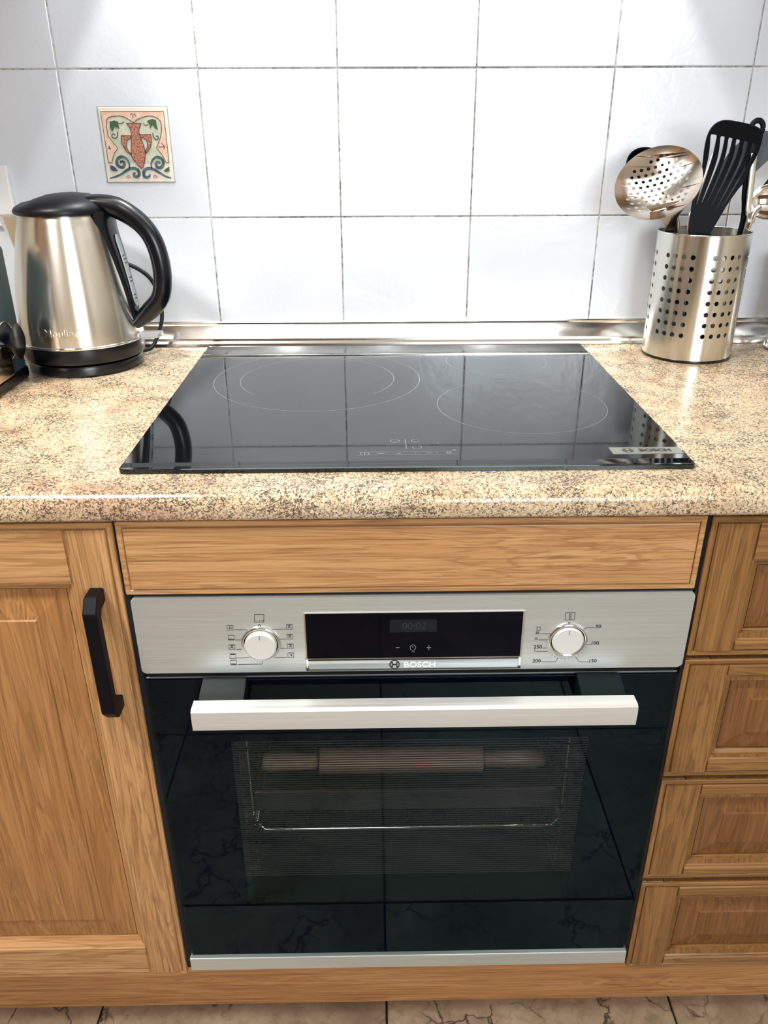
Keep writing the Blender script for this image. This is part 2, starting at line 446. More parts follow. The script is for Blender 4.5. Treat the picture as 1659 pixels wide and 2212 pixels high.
# window and door of the far wall (seen only as reflections)
win = struct('window_1', B(), white_pl)
b = B()
for (xa, xb, za, zb) in ((.2, .26, 1.0, 2.1), (1.24, 1.3, 1.0, 2.1), (.72, .78, 1.0, 2.1), (.2, 1.3, 1.0, 1.06), (.2, 1.3, 2.04, 2.1)):
    bx(b, xa, xb, YF-.001, YF+.05, za, zb)
obj('window_frame', b, white_pl, win)
obj('pane', bx(B(), .26, .72, YF+.001, YF+.012, 1.06, 2.04), day_m, win)
obj('pane', bx(B(), .78, 1.24, YF+.001, YF+.012, 1.06, 2.04), day_m, win)
dr = struct('door_1', bx(B(), -1.5, -.7, YF+.001, YF+.04, 0, 2.05), oak2_z)
obj('door_handle', tube(B(), [(-.78, YF+.09, 1.02), (-.90, YF+.09, 1.02)], .009), chrome, dr)

# aluminium strip where the wall meets the worktop
prof = [(0.0014, .936), (-.004, .936), (-.006, .934), (-.0055, .9315), (-.0065, .930)]
for k in range(9):
    t = k/8; prof.append((-.0065 - .0170*t - .0003*math.sin(PI*t), .9300 - .0175*t + .0003*math.sin(PI*t)))
prof += [(-.0240, .9110), (-.0240, .9085), (-.0262, .9050), (-.0275, .9008), (.0014, .9008)]
struct('trim_1', prism_x(B(), prof, -1.6, 1.5), trim_alu)

# ------------------------------------------------------------------ decorative inset tile
def dt(u, v):
    """photo-close-up coordinates -> the 10 cm inset on the wall"""
    t = (v - 180)/1425; l = 105 + 185*t; r = 1400 + 155*t
    s = (u - l)/(r - l)
    return -0.4322 + 0.1004*s, 1.2468 - 0.1013*t
deco = obj('decorative_tile', bx(B(), -.4322, -.3318, -.0012, .004, 1.1455, 1.2468, .0008, 1), mat('cream_glaze', srgb(228, 222, 208), .3), wall, label='small square relief tile painted with an amphora, leaves and scrolls')
def flat_obj(name, polys, m, h, holes=()):
    b = B()
    for pl in polys:
        q = filled([dt(*p) for p in pl], [[dt(*p) for p in hh] for hh in holes])
        merge(b, q, Matrix(((1, 0, 0, 0), (0, 0, 1, -h), (0, 1, 0, 0), (0, 0, 0, 1))))
    o = obj(name, b, m, deco); solid(o, .0006, 0); return o
def spl(pts, n=5): return [(p.x, p.y) for p in smooth_path([(a, b, 0) for a, b in pts], n)]
sal = mat('salmon_glaze', rough=.4); n = N(sal); n.link(n.ramp(n.noise(n.coord(), 260, 3), [(0.35, srgb(220, 176, 152)), (0.6, srgb(232, 204, 182))]), n.b.inputs['Base Color'])
grn = mat('pale_green_glaze', rough=.4); n = N(grn); n.link(n.ramp(n.noise(n.coord(), 60, 3), [(0.35, srgb(186, 192, 170)), (0.65, srgb(214, 212, 194))]), n.b.inputs['Base Color'])
ter = mat('terracotta_glaze', rough=.4); n = N(ter); n.link(n.ramp(n.noise(n.coord(), 420, 3), [(0.38, srgb(146, 92, 80)), (0.52, srgb(176, 116, 96)), (0.68, srgb(214, 164, 134))]), n.b.inputs['Base Color'])
teal = mat('teal_glaze', rough=.35); n = N(teal); n.link(n.ramp(n.noise(n.coord(), 120, 3), [(0.38, srgb(56, 84, 80)), (0.6, srgb(92, 112, 118))]), n.b.inputs['Base Color'])
leafg = mat('leaf_green_glaze', srgb(72, 92, 66), .4); linem = mat('brown_outline', srgb(78, 60, 48), .5)
navy = mat('blue_glaze', srgb(64, 76, 104), .4)
L_in = spl([(490, 945), (330, 740), (290, 600), (285, 470), (310, 380), (450, 345), (600, 360), (790, 465)])
R_in = spl([(790, 465), (900, 390), (1060, 350), (1200, 370), (1290, 450), (1310, 600), (1285, 760), (1215, 945)])
border = [(172, 262), (1350, 262), (1452, 1222), (1395, 1222)] + spl([(1395, 1222), (1330, 1090), (1215, 945)])[1:-1] + R_in[::-1] + L_in[::-1][1:] + spl([(490, 945), (420, 1050), (375, 1222)])[1:] + [(310, 1225)]
field = [(175, 265), (1350, 265), (1452, 1225), (1520, 1560), (300, 1560)]
flat_obj('pale_field', [[(285, 330), (1310, 330), (1400, 1230), (340, 1230)]], grn, .0013)
flat_obj('salmon_border', [border], sal, .0017)
vase = spl([(655, 478), (720, 570), (745, 700), (745, 850), (745, 1080), (840, 1240), (930, 1340)]) + spl([(965, 1310), (1000, 1160), (1005, 1000), (960, 850), (900, 690), (890, 590), (935, 480)])
lh = [(550, 710), (735, 712), (735, 755)] + spl([(735, 755), (670, 800), (655, 900), (690, 1000), (738, 1050)]) + [(745, 1080)] + spl([(745, 1080), (640, 990), (570, 850), (550, 710)])
rh = [(905, 690), (1110, 690)] + spl([(1110, 690), (1120, 830), (1090, 950), (1010, 1050)]) + spl([(1000, 1000), (1045, 930), (1040, 820), (990, 760), (925, 745)])
flat_obj('amphora', [vase, lh, rh], ter, .0021)
b = B(); s3 = lambda h: (lambda x, z: (x, -h, z))
for pl in (L_in, R_in, spl([(490, 945), (420, 1050), (375, 1222)]), spl([(1215, 945), (1330, 1090), (1395, 1222)]), [(310, 1225), (172, 262), (1350, 262), (1452, 1222)], [(310, 1225), (375, 1222)], [(1395, 1222), (1452, 1222)], vase + vase[:1], lh + lh[:1], rh + rh[:1]):
    stroke(b, [dt(*p) for p in pl], .0009, s3(.0030))
for pl in ([(780, 300), (775, 390)], [(725, 320), (760, 300)], [(800, 305), (840, 355)], [(320, 900), (345, 970), (360, 940)], [(310, 940), (345, 970)], [(1310, 850), (1370, 925), (1350, 970)], [(1260, 925), (1370, 925)]):
    stroke(b, [dt(*p) for p in pl], .0010, s3(.0024))
obj('outline', b, linem, deco)
leaf1 = [(340, 450), (430, 425), (490, 450), (520, 580), (470, 560), (430, 540), (410, 600), (385, 630), (345, 560)]
leaf2 = [(1050, 430), (1140, 400), (1210, 430), (1215, 500), (1245, 600), (1195, 580), (1140, 510), (1100, 580), (1085, 500), (1040, 450)]
flat_obj('leaf', [leaf1, leaf2], leafg, .0024)
b = B()
for pl, wd in ((spl([(480, 470), (550, 490), (600, 450)]), .0013), (spl([(970, 480), (1000, 520), (1060, 505)]), .0013),
               (spl([(480, 635), (485, 720), (440, 760), (385, 740), (380, 690), (420, 680), (435, 710)]), .0016),
               (spl([(1145, 660), (1160, 740), (1210, 790), (1250, 760), (1235, 720), (1200, 730)]), .0016)):
    stroke(b, [dt(*p) for p in pl], wd, s3(.0022))
obj('tendril', b, leafg, deco)
b = B()
def taper(n, a, m, z): return [a + (m-a)*min(1, 3*i/n) if i < n*.7 else m + (z-m)*((i-n*.7)/(n*.3)) for i in range(n)]
for pl in ([(330, 1525), (430, 1500), (560, 1440), (680, 1355), (790, 1335), (870, 1380), (885, 1460), (840, 1500), (790, 1480), (785, 1440), (820, 1425)],
           [(700, 1330), (700, 1240), (650, 1150), (560, 1110), (480, 1150), (465, 1230), (510, 1300), (580, 1310), (610, 1255), (590, 1205), (540, 1205), (545, 1235)],
           [(1490, 1525), (1380, 1490), (1240, 1400), (1130, 1345), (1030, 1345), (975, 1400), (980, 1480), (1030, 1510), (1080, 1490), (1085, 1450)],
           [(1125, 1340), (1115, 1240), (1160, 1150), (1230, 1120), (1320, 1160), (1340, 1250), (1300, 1315), (1240, 1320), (1205, 1270), (1215, 1220), (1260, 1210), (1275, 1250)]):
    q = [dt(*p) for p in spl(pl)]; stroke(b, q, taper(len(q), .0018, .0044, .0024), s3(.0024))
obj('scroll', b, teal, deco)
flat_obj('petal', [[(335, 1275), (400, 1280), (440, 1320), (490, 1390), (390, 1385), (345, 1340)]], navy, .0024)
flat_obj('petal', [[(1455, 1300), (1460, 1390), (1400, 1405), (1345, 1390), (1395, 1340)]], leafg, .0024)
b = B()
for cx in (685, 1190):
    stroke(b, [dt(*p) for p in [(cx-35, 1530), (cx-30, 1490), (cx, 1472), (cx+30, 1490), (cx+35, 1530)]], .0014, s3(.0022)); stroke(b, [dt(cx, 1500), dt(cx, 1530)], .0014, s3(.0022))
obj('small_mark', b, ter, deco)
b = B()
stroke(b, [(-.4328, 1.1449), (-.4328, 1.2474), (-.3312, 1.2474), (-.3312, 1.1449), (-.4328, 1.1449)], .0011, s3(.0010)); obj('joint', b, mat('grey_joint', srgb(150, 148, 142), .9), deco)

# ------------------------------------------------------------------ wall socket at the left edge
so = thing('wall_socket', 'white plastic wall socket plate at the left edge of the tiled wall', 'socket', (-.62, 0, 1.127))
obj('faceplate', bx(B(), -.664, -.5775, -.0095, -.0008, 1.0845, 1.170, .002, 2), white_pl, so)
b = B(); disc_y(b, -.621, 1.127, .0225, -.0112, -.009, 32, .0008); obj('socket_ring', b, white_pl, so)
b = B(); disc_y(b, -.621, 1.127, .019, -.0118, -.0111, 32); obj('socket_well', b, mat('shaded_well', srgb(60, 50, 50), .7), so)

# ------------------------------------------------------------------ worktop
WT = .90
pr = [(-.0005, WT-.032), (-.0005, WT), (-.5845, WT)]
for k in range(1, 9):
    a = PI/2*k/8; pr.append((-.5845 - .0165*math.sin(a), WT - .0165 + .0165*math.cos(a)))
for k in range(1, 6):
    a = PI/2*k/5; pr.append((-.594 - .007*math.cos(a), WT - .025 - .007*math.sin(a)))
o = obj('worktop', prism_x(B(), pr, -1.6, 1.5), granite, smooth=True, auto=30)
tag(o, 'long speckled beige granite-pattern worktop with a rounded front edge', 'worktop')

# ------------------------------------------------------------------ base units
YFr = -.592
def member(bm, horizontal, x0, x1, z0, z1, inner, yb=-.580, yf=YFr, ch=.011, cd=.010):
    """frame member of a door; inner = which side carries the inner moulding (+1/-1)"""
    rb = .0016
    lo, hi = (z0, z1) if horizontal else (x0, x1)
    if inner > 0:   # chamfer on the hi side
        pr = [(lo, yb), (lo, yf+rb), (lo+rb, yf), (hi-ch-.0015, yf), (hi-ch, yf+.0018), (hi-ch+.002, yf+.0022), (hi-.002, yf+cd-.001), (hi, yf+cd), (hi, yb+.004)]
    else:
        pr = [(hi, yb), (hi, yf+rb), (hi-rb, yf), (lo+ch+.0015, yf), (lo+ch, yf+.0018), (lo+ch-.002, yf+.0022), (lo+.002, yf+cd-.001), (lo, yf+cd), (lo, yb+.004)]
    if horizontal: prism_x(bm, [(y, s) for s, y in pr], x0, x1)
    else:
        a = [bm.verts.new((s, y, z0)) for s, y in pr]; c = [bm.verts.new((s, y, z1)) for s, y in pr]; k = len(pr)
        bm.faces.new(a); bm.faces.new(c[::-1])
        for i in range(k): bm.faces.new((a[i], a[(i+1) % k], c[(i+1) % k], c[i]))
    return bm
def raised(par, r, bev, m):
    x0, x1, z0, z1 = r; e = .002
    b = B(); yo, yi, ys = -.5805, -.5865, -.5845
    def ring(k, y): return [b.verts.new((x, y, z)) for x, z in ((x0+k, z0+k), (x1-k, z0+k), (x1-k, z1-k), (x0+k, z1-k))]
    R = [ring(e, -.570), ring(e, yo), ring(bev, ys), ring(bev+.0012, yi)]
    for i in range(3):
        for k in range(4): b.faces.new((R[i][k], R[i][(k+1) % 4], R[i+1][(k+1) % 4], R[i+1][k]))
    b.faces.new(R[3]); b.faces.new(R[0][::-1])
    return obj('raised_panel', b, m, par)
def framed(name, par, x0, x1, z0, z1, sw, rt, rb, bev, mats, label=None):
    mx_, mz_, mp_ = mats
    b = B(); L = .030
    bx(b, x0, x0+L, -.5885, -.571, z0, z1, .0015, 1); bx(b, x1-L, x1, -.5885, -.571, z0, z1, .0015, 1)
    t = min(L, rb-.001, rt-.001)
    bx(b, x0+L, x1-L, -.5885, -.571, z1-t, z1); bx(b, x0+L, x1-L, -.5885, -.571, z0, z0+t)
    bx(b, x0+L, x1-L, -.5725, -.571, z0+t, z1-t)
    d = obj(name, b, mz_, par, label=label)
    lip = .0072; xs0, xs1, zs0, zs1 = x0+sw, x1-sw, z0+rb, z1-rt; c = .011
    e = .0058
    for xa, xb in ((x0, x0+e), (x1-e, x1)): obj('edge_strip', bx(B(), xa, xb, -.5907, -.588, z0, z1, .0008, 1), mz_, d)
    for za, zc in ((z0, z0+e), (z1-e, z1)): obj('edge_strip', bx(B(), x0+.0005, x1-.0005, -.59075, -.588, za, zc, .0008, 1), mx_, d)
    obj('stile', member(B(), False, x0+lip, xs0, z0+lip, z1-lip, 1, yb=-.5775), mz_, d)
    obj('stile', member(B(), False, xs1, x1-lip, z0+lip, z1-lip, -1, yb=-.5775), mz_, d)
    obj('rail', member(B(), True, xs0-c+.001, xs1+c-.001, zs1, z1-lip, -1, yb=-.5775), mx_, d)
    obj('rail', member(B(), True, xs0-c+.001, xs1+c-.001, z0+lip, zs0, 1, yb=-.5775), mx_, d)
    raised(d, (xs0-.0005, xs1+.0005, zs0-.0005, zs1+.0005), bev, mp_)
    return d
def carcass(par, x0, x1, z0=.17, z1=.8675):
    b = B()
    bx(b, x0, x0+.016, -.569, -.012, z0, z1); bx(b, x1-.016, x1, -.569, -.012, z0, z1)
    bx(b, x0+.016, x1-.016, -.569, -.012, z0, z0+.016); bx(b, x0+.016, x1-.016, -.02, -.012, z0+.016, z1)
    bx(b, x0+.016, x1-.016, -.569, -.49, z1-.016, z1)
    return obj('carcass', b, oak2_z, par)
cl_ = thing('base_cabinet', 'oak base cabinet with a raised-panel door and black pull, left of the oven', 'cabinet', (-.52, -.3, .168))
carcass(cl_, -.748, -.3005)
ldoor = framed('door', cl_, -.7445, -.2987, .1695, .8635, .0605, .0795, .0700, .038, (oak_x, oak_z, oakp))
# bottom rail of the left door is low: photo shows the moulding from z .213 to .241
pull = B()
prf = [(-.5915, .790), (-.612, .790), (-.6235, .776), (-.6235, .650), (-.612, .636), (-.5915, .636), (-.5915, .652), (-.6075, .652), (-.6125, .660), (-.6125, .766), (-.6075, .774), (-.5915, .774)]
prism_x(pull, prf, -.3315, -.3170)
bmesh.ops.bevel(pull, geom=pull.edges[:], offset=.0011, segments=1, affect='EDGES')
obj('door_handle', pull, matt_black, ldoor, label='matt black angular bar handle')

dc = thing('drawer_cabinet', 'oak drawer unit with four framed drawers, right of the oven', 'cabinet', (.53, -.3, .168))
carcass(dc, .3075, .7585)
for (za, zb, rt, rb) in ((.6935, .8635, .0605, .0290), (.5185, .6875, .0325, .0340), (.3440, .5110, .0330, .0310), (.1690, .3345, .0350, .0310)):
    framed('drawer', dc, .3065, .7565, za, zb, .0600, rt, rb, .027, (oak2_x, oak2_z, oakp_shaded))

hc = thing('oven_housing', 'oak oven housing with a plain drawer-like panel above the oven', 'cabinet', (.003, -.3, .17))
b = B(); bx(b, -.2985, -.2945, -.569, -.012, .17, .8675); bx(b, .3030, .3065, -.569, -.012, .17, .8675); bx(b, -.2945, .3030, -.569, -.012, .17, .1755); bx(b, -.2945, .3030, -.569, -.52, .777, .785)
bx(b, -.2982, -.2958, -.5875, -.5695, .7795, .8675); bx(b, .3013, .3060, -.5875, -.5695, .7795, .8675)
obj('carcass', b, gap_m, hc)
b = B(); bx(b, -.2955, .3010, -.5885, -.571, .7795, .8645, .002, 2)
fp = obj('front_panel', b, oak_x, hc)
obj('raised_face', bx(B(), -.2883, .2938, -.592, -.588, .7868, .8573, .0012, 2), oak_x, fp)
for xa, xb in ((-.2955, -.2896), (.2951, .3010)): obj('edge_strip', bx(B(), xa, xb, -.5907, -.588, .7795, .8645, .0008, 1), oak_x, fp)
for za, zc in ((.7795, .7854), (.8587, .8645)): obj('edge_strip', bx(B(), -.2950, .3005, -.59075, -.588, za, zc, .0008, 1), oak_x, fp)
o = obj('plinth', bx(B(), -1.6, 1.5, -.5245, -.506, .0, .1665, .001, 1), wood('oak_plinth', 'x', srgb(214, 158, 104), srgb(196, 138, 84), srgb(150, 100, 54)))
tag(o, 'long oak plinth board under the base units above the stone floor', 'plinth')
# further units to either side, outside the frame
for (xa, xb, nm) in ((-1.598, -.7505, 'left'), (.7610, 1.498, 'right')):
    t = thing('base_cabinet', 'plain oak base cabinet at the far %s end of the worktop' % nm, 'cabinet', ((xa+xb)/2, -.3, .17))
    carcass(t, xa, xb); framed('door', t, xa+.002, xb-.002, .1695, .8635, .0605, .0795, .07, .038, (oak_x, oak_z, oakp))

# ------------------------------------------------------------------ oven
ov = thing('oven', 'built-in oven with steel control panel, two dials and a black glass door', 'oven', (.0055, -.35, .182))
OX0, OX1 = -.2915, .3025
# rounded panel
def rrect(x0, x1, z0, z1, r, n=5):
    p = []
    for cx, cz, a in ((x1-r, z1-r, 0), (x0+r, z1-r, 90), (x0+r, z0+r, 180), (x1-r, z0+r, 270)):
        for k in range(n+1):
            t = math.radians(a+90*k/n); p.append((cx+r*math.cos(t), cz+r*math.sin(t)))
    return p
b = prism(B(), rrect(OX0, OX1, .680, .7753, .004), -.5925, -.5705)
es = [e for e in b.edges if all(abs(v.co.y+.5925) < 1e-6 for v in e.verts)]
bmesh.ops.bevel(b, geom=es, offset=.0009, segments=2, affect='EDGES')
cp = obj('control_panel', b, brushed, ov)
b = B(); bx(b, -.1118, .1236, -.5940, -.5924, .6815, .7566, .0006, 1); obj('display_frame', b, chrome, ov)
disp = obj('display', bx(B(), -.1098, .1216, -.5946, -.5935, .6985, .7556, .0002, 1), panel_glass, ov)
obj('chrome_strip', bx(B(), -.1094, .1208, -.5954, -.5936, .6832, .6972, .0008, 2), steel('darkened_chrome', (.40, .44, .46, 1), .08), ov)  # chrome with a dark reflection put into its base colour
My = lambda x, y, z: Matrix(((1, 0, 0, x), (0, 0, 1, y), (0, 1, 0, z), (0, 0, 0, 1)))
b = merge(B(), text_bm('00:02', .012, 0.0, 0, sx=1.0), My(.006, -.5948, .7395)); obj('digits', b, faint, disp)
b = B(); bx(b, -.020, .030, -.59468, -.5946, .7318, .7478); obj('digit_window', b, mat('digit_window', srgb(8, 18, 30), .2), disp)
pp = lambda u, v, y=-.5948: on_y(u, v, y)
b = B()
def pl_line(bm, pts, wd, y): stroke(bm, [(on_y(u, v, y).x, on_y(u, v, y).z) for u, v in pts], wd, lambda x, z: (x, y, z))
pl_line(b, [(855, 1399), (863, 1399)], .0006, -.5948); pl_line(b, [(922, 1399), (931, 1399)], .0006, -.5948); pl_line(b, [(926.5, 1394), (926.5, 1404)], .0006, -.5948)
cc_ = [(892+6*math.cos(a*PI/8), 1399+6*math.sin(a*PI/8)) for a in range(17)]
pl_line(b, cc_, .0005, -.5948); pl_line(b, [(892, 1395), (892, 1399)], .0005, -.5948); pl_line(b, [(889, 1408), (896, 1408)], .0005, -.5948)
obj('touch_symbols', b, pale, disp)
def emblem(bm, to3, r, wd):
    stroke(bm, [(r*math.cos(a*PI/16), r*math.sin(a*PI/16)) for a in range(33)], wd, to3)
    for s in (-1, 1):
        stroke(bm, [(s*r*.42, -r*.62), (s*r*.42, r*.62)], wd*1.5, to3)
        stroke(bm, [(s*(r*.42 + r*.34*math.cos(t)), r*.62*math.sin(t)) for t in [(-1.2+.3*k) for k in range(9)]], wd, to3)
    stroke(bm, [(-r*.42, 0), (r*.42, 0)], wd*1.5, to3)
b = merge(B(), text_bm('BOSCH', .0096, .00035, .0003, sx=1.12), My(.0125, -.5958, .6900)); obj('lettering', b, white_ink, ov, label='white raised maker lettering')
b = B(); emblem(b, lambda x, z: (-.0150+x, -.5957, .6902+z), .0054, .0008); obj('emblem', b, ink, ov, label='round maker emblem')
# dials
def dial(cx, cz, r, proud, lab):
    k = obj('dial', disc_y(B(), cx, cz, r, -.5925-proud, -.590, 56, .0016), knob_m, ov, smooth=True, auto=30, label=lab)
    b = B(); R0 = r+.0006
    ringp = [(R0+.0006, -.5900), (R0+.0008, -.5952), (R0+.0022, -.5956), (R0+.0036, -.5940), (R0+.0040, -.5900)]
    rr = [[b.verts.new((cx+q*math.cos(2*PI*i/56), y, cz+q*math.sin(2*PI*i/56))) for i in range(56)] for q, y in ringp]
    for a in range(len(rr)-1):
        for i in range(56): b.faces.new((rr[a][i], rr[a][(i+1) % 56], rr[a+1][(i+1) % 56], rr[a+1][i]))
    obj('dial_ring', b, chrome, k, smooth=True)
    b = B(); disc_y(b, cx, cz, R0+.0008, -.5930, -.5924, 40); obj('dial_gap', b, gap_m, k)
    obj('pointer', bx(B(), cx-.0005, cx+.0005, -.5925-proud-.0003, -.5925-proud+.001, cz+r*.55, cz+r*.86), pale, k)
    return k
dial(-.1587, .7185, .0172, .0085, 'left dial turned to the off mark')
dial(.1722, .7180, .0172, .0045, 'right dial turned to the zero mark')
YP = -.59275
def zl(u, v): return (470+u/7.9, 1310+v/7.9)
b = B()
def Ls(pts, wd=.00055): pl_line(b, [zl(*p) for p in pts], wd, YP)
def box_(x0, y0, x1, y1, wd=.0006): Ls([(x0, y0), (x1, y0), (x1, y1), (x0, y1), (x0, y0), (x1, y0)], wd)
box_(630, 140, 790, 268, .0008)
for k in range(3): Ls([(705+k*32, 245), (722+k*32, 245)], .0009)
Ls([(715+22*math.cos(a*PI/6), 330+18*math.sin(a*PI/6)) for a in range(13)], .0007)
for (x, y) in ((163, 325), (182, 495), (195, 655), (212, 810), (222, 920), (1172, 312), (1182, 480), (1192, 642), (1200, 795)): box_(x, y, x+100, y+80)
for (x, y) in ((1172, 312), (1182, 480), (1192, 642), (195, 655)):
    Ls([(x+25, y+60), (x+50, y+30), (x+75, y+60)], .0007); Ls([(x+25, y+15), (x+75, y+15)], .0007); Ls([(x+50, y+15), (x+50, y+50)], .0006)
Ls([(195, 375), (215, 340), (240, 375), (195, 378)], .0008); Ls([(185, 560), (280, 560)], .0010); Ls([(230, 985), (315, 985)], .0010); Ls([(222, 822), (300, 822)], .0009)
Ls([(1235, 830), (1262, 820), (1262, 850)], .0012)
for pts in ([(285, 398), (490, 400), (515, 415)], [(298, 573), (400, 573)], [(320, 735), (410, 735)], [(330, 885), (540, 875)], [(345, 993), (765, 985), (765, 930)],
            [(1150, 388), (935, 396), (925, 410)], [(1165, 560), (1065, 560)], [(1175, 718), (1075, 720)], [(1180, 873), (960, 875)]): Ls(pts)
obj('printed_symbols', b, ink, cp)
def zr(u, v): return (1130+u/8.295, 1310+v/8.295)
b = B()
def Rs(pts, wd=.00055): pl_line(b, [zr(*p) for p in pts], wd, YP)
Rs([(765, 115), (935, 110), (915, 240), (755, 245), (765, 115), (935, 110)], .0007)
Rs([(835, 135), (860, 135), (855, 190), (870, 225), (820, 230), (835, 190), (835, 135)], .0006)
Rs([(806, 312), (842, 312)], .0034)
for pts in ([(1285, 380), (1140, 380), (1070, 430)], [(1215, 685), (1110, 683)], [(1180, 995), (1005, 995), (935, 898)], [(320, 993), (580, 993), (628, 915)], [(345, 747), (425, 743)], [(235, 807), (420, 807), (452, 795)], [(300, 490), (485, 492)], [(272, 600), (435, 600)],
            [(240, 370), (325, 370)], [(250, 385), (245, 430), (300, 430), (310, 385)]): Rs(pts)
for (x, y) in ((1155, 573), (1160, 618), (1125, 735), (1088, 785), (1045, 830), (992, 870), (877, 922), (812, 935), (747, 938), (680, 935), (567, 905), (516, 872), (474, 832), (408, 688), (410, 640)):
    dx, dy = x-785, y-630; L = math.hypot(dx, dy); Rs([(x-dx/L*9, y-dy/L*9), (x+dx/L*9, y+dy/L*9)], .0005)
for s, (u, v), sz in (('50', (1350, 362), .0062), ('100', (1285, 660), .0062), ('150', (1245, 978), .0062), ('200', (243, 978), .0062), ('250', (265, 728), .0062), ('I', (210, 795), .005), ('II', (238, 580), .005), ('III', (258, 475), .005)):
    P = on_y(*zr(u, v), YP); merge(b, text_bm(s, sz, .00010), My(P.x, YP, P.z))
obj('printed_numbers', b, ink, cp)
# oven body behind: cavity
CX0, CX1, CZ0, CZ1, CY0, CY1 = -.205, .215, .262, .590, -.552, -.150
b = B()
bx(b, CX0-.012, CX0, CY0, CY1, CZ0-.01, CZ1+.01); bx(b, CX1, CX1+.012, CY0, CY1, CZ0-.01, CZ1+.01)
bx(b, CX0, CX1, CY0, CY1, CZ1, CZ1+.01); bx(b, CX0, CX1, CY0, CY1, CZ0-.01, CZ0); bx(b, CX0-.012, CX1+.012, CY1, CY1+.01, CZ0-.01, CZ1+.01)
obj('cavity', b, enamel, ov)
b = B(); bx(b, OX0+.004, CX0-.012, -.568, -.553, .186, .674); bx(b, CX1+.012, OX1-.004, -.568, -.553, .186, .674); bx(b, CX0-.012, CX1+.012, -.568, -.553, CZ1+.01, .674); bx(b, CX0-.012, CX1+.012, -.568, -.553, .186, CZ0-.01)
bx(b, OX0+.012, OX1-.012, -.553, -.5445, .676, .770)
obj('front_frame', b, gap_m, ov)
obj('side_flange', bx(B(), -.2976, OX0-.0004, -.5885, -.5700, .1815, .7770), gap_m, ov)
obj('side_flange', bx(B(), OX1+.0004, .3056, -.5885, -.5700, .1815, .7770), gap_m, ov)
obj('side_flange', bx(B(), -.2976, .3056, -.5870, -.5700, .7757, .7790), gap_m, ov)
for s in (CX0+.004, CX1-.004):
    b = B()
    for z in (.332, .377, .408, .470, .515):
        tube(b, [(s, -.53, z-.006), (s, -.18, z-.006)], .0018, 6)
    for y in (-.52, -.35, -.19): tube(b, [(s, y, .30), (s, y, .55)], .0018, 6)
    obj('shelf_rail', b, chrome, ov)
# door
dz0, dz1 = .2055, .6705
door = obj('door', bx(B(), OX0+.0015, OX1-.0015, -.5925, -.5885, dz0, dz1, .0007, 1), door_glass, ov, label='dark glass oven door')
wx0, wx1, wz0, wz1 = -.2050, .2125, .2980, .5785
b = B(); y0_, y1_ = -.5875, -.5835
bx(b, OX0+.003, wx0, y0_, y1_, dz0, dz1-.001); bx(b, wx1, OX1-.003, y0_, y1_, dz0, dz1-.001); bx(b, wx0, wx1, y0_, y1_, wz1, dz1-.001); bx(b, wx0, wx1, y0_, y1_, dz0, wz0)
obj('printed_border', b, mat('black_print', srgb(5, 7, 18), .6, Specular_IOR_Level=0.0), door)
b = B()
for k in range(62):
    z = wz1 - .0022 - k*.0036
    bx(b, wx0+.0004, wx1-.0004, -.5870, -.5866, z-.00065, z+.00065)
obj('printed_stripes', b, mat('stripe_print', srgb(30, 30, 36), .5), door, kind='stuff')
b = B(); bx(b, OX0+.002, OX1-.002, -.5885, -.571, dz1-.0006, dz1+.0014, .0004, 1); obj('door_edge', b, steel('dull_edge', (.34, .34, .36, 1), .45), door)
obj('door_trim', bx(B(), OX0, OX1, -.5935, -.5715, .1815, .2052, .0012, 2), brushed, door, label='brushed steel strip along the foot of the door')
b = B(); hb = [(-.6215, .6625), (-.6215, .6655), (-.636, .6660), (-.6395, .6635), (-.6405, .6560), (-.6395, .6400), (-.6365, .6385), (-.6215, .6400)]
prism_x(b, hb, -.2310, .2425); hbar = obj('door_handle', b, alu, door, smooth=True, auto=25, label='long brushed aluminium bar handle')
for xa, xb in ((-.226, -.178), (.1865, .2345)):
    b = B(); prism_x(b, [(-.5922, .674), (-.5922, .640), (-.622, .6405), (-.622, .6640), (-.612, .6685)], xa, xb); bmesh.ops.bevel(b, geom=b.edges[:], offset=.0008, segments=1, affect='EDGES')
    obj('handle_bracket', b, mat('bracket_green_black', srgb(4, 22, 22), .45, Specular_IOR_Level=0.3), hbar)

# inside the oven
rk = thing('wire_rack', 'chromed wire rack in the middle of the oven, under the baking tray', 'rack', (.0055, -.35, .375))
b = B(); zr_ = .3755
path = [(-.197, -.530, .389), (-.193, -.530, .387), (-.184, -.530, zr_), (.195, -.530, zr_), (.204, -.530, .387), (.208, -.530, .389)]
tube(b, path, .0024, 8); tube(b, [(-.1965, -.530, .387), (-.1965, -.19, .387)], .0022, 6); tube(b, [(.2075, -.530, .387), (.2075, -.19, .387)], .0022, 6); tube(b, [(-.1965, -.19, .387), (.2075, -.19, .387)], .0024, 6)
obj('rim_wire', b, chrome, rk, smooth=True)
wm = None
for k in range(23):
    x = -.180 + k*(.371/22)
    if wm is None:
        wb = tube(B(), [(0, -.5315, .0032), (0, -.19, .0032)], .0013, 6); wm = bpy.data.meshes.new('wire'); wb.to_mesh(wm); wb.free(); wm.materials.append(chrome); wm.transform(Matrix.Translation((0, .35, 0)))
    o = bpy.data.objects.new('wire', wm); C.objects.link(o); o.parent = rk; o.location = (x-.0055, 0, zr_-.375)
bt = thing('baking_tray', 'dark enamel baking tray under the rolling pin inside the oven', 'tray', (.0055, -.35, .399))
b = B(); bx(b, -.192, .203, -.515, -.20, .3975, .3990); bx(b, -.197, .208, -.521, -.516, .3985, .4335, .0015, 2); bx(b, -.197, .208, -.199, -.195, .3985, .4335); bx(b, -.197, -.193, -.517, -.198, .3985, .4335); bx(b, .204, .208, -.517, -.198, .3985, .4335)
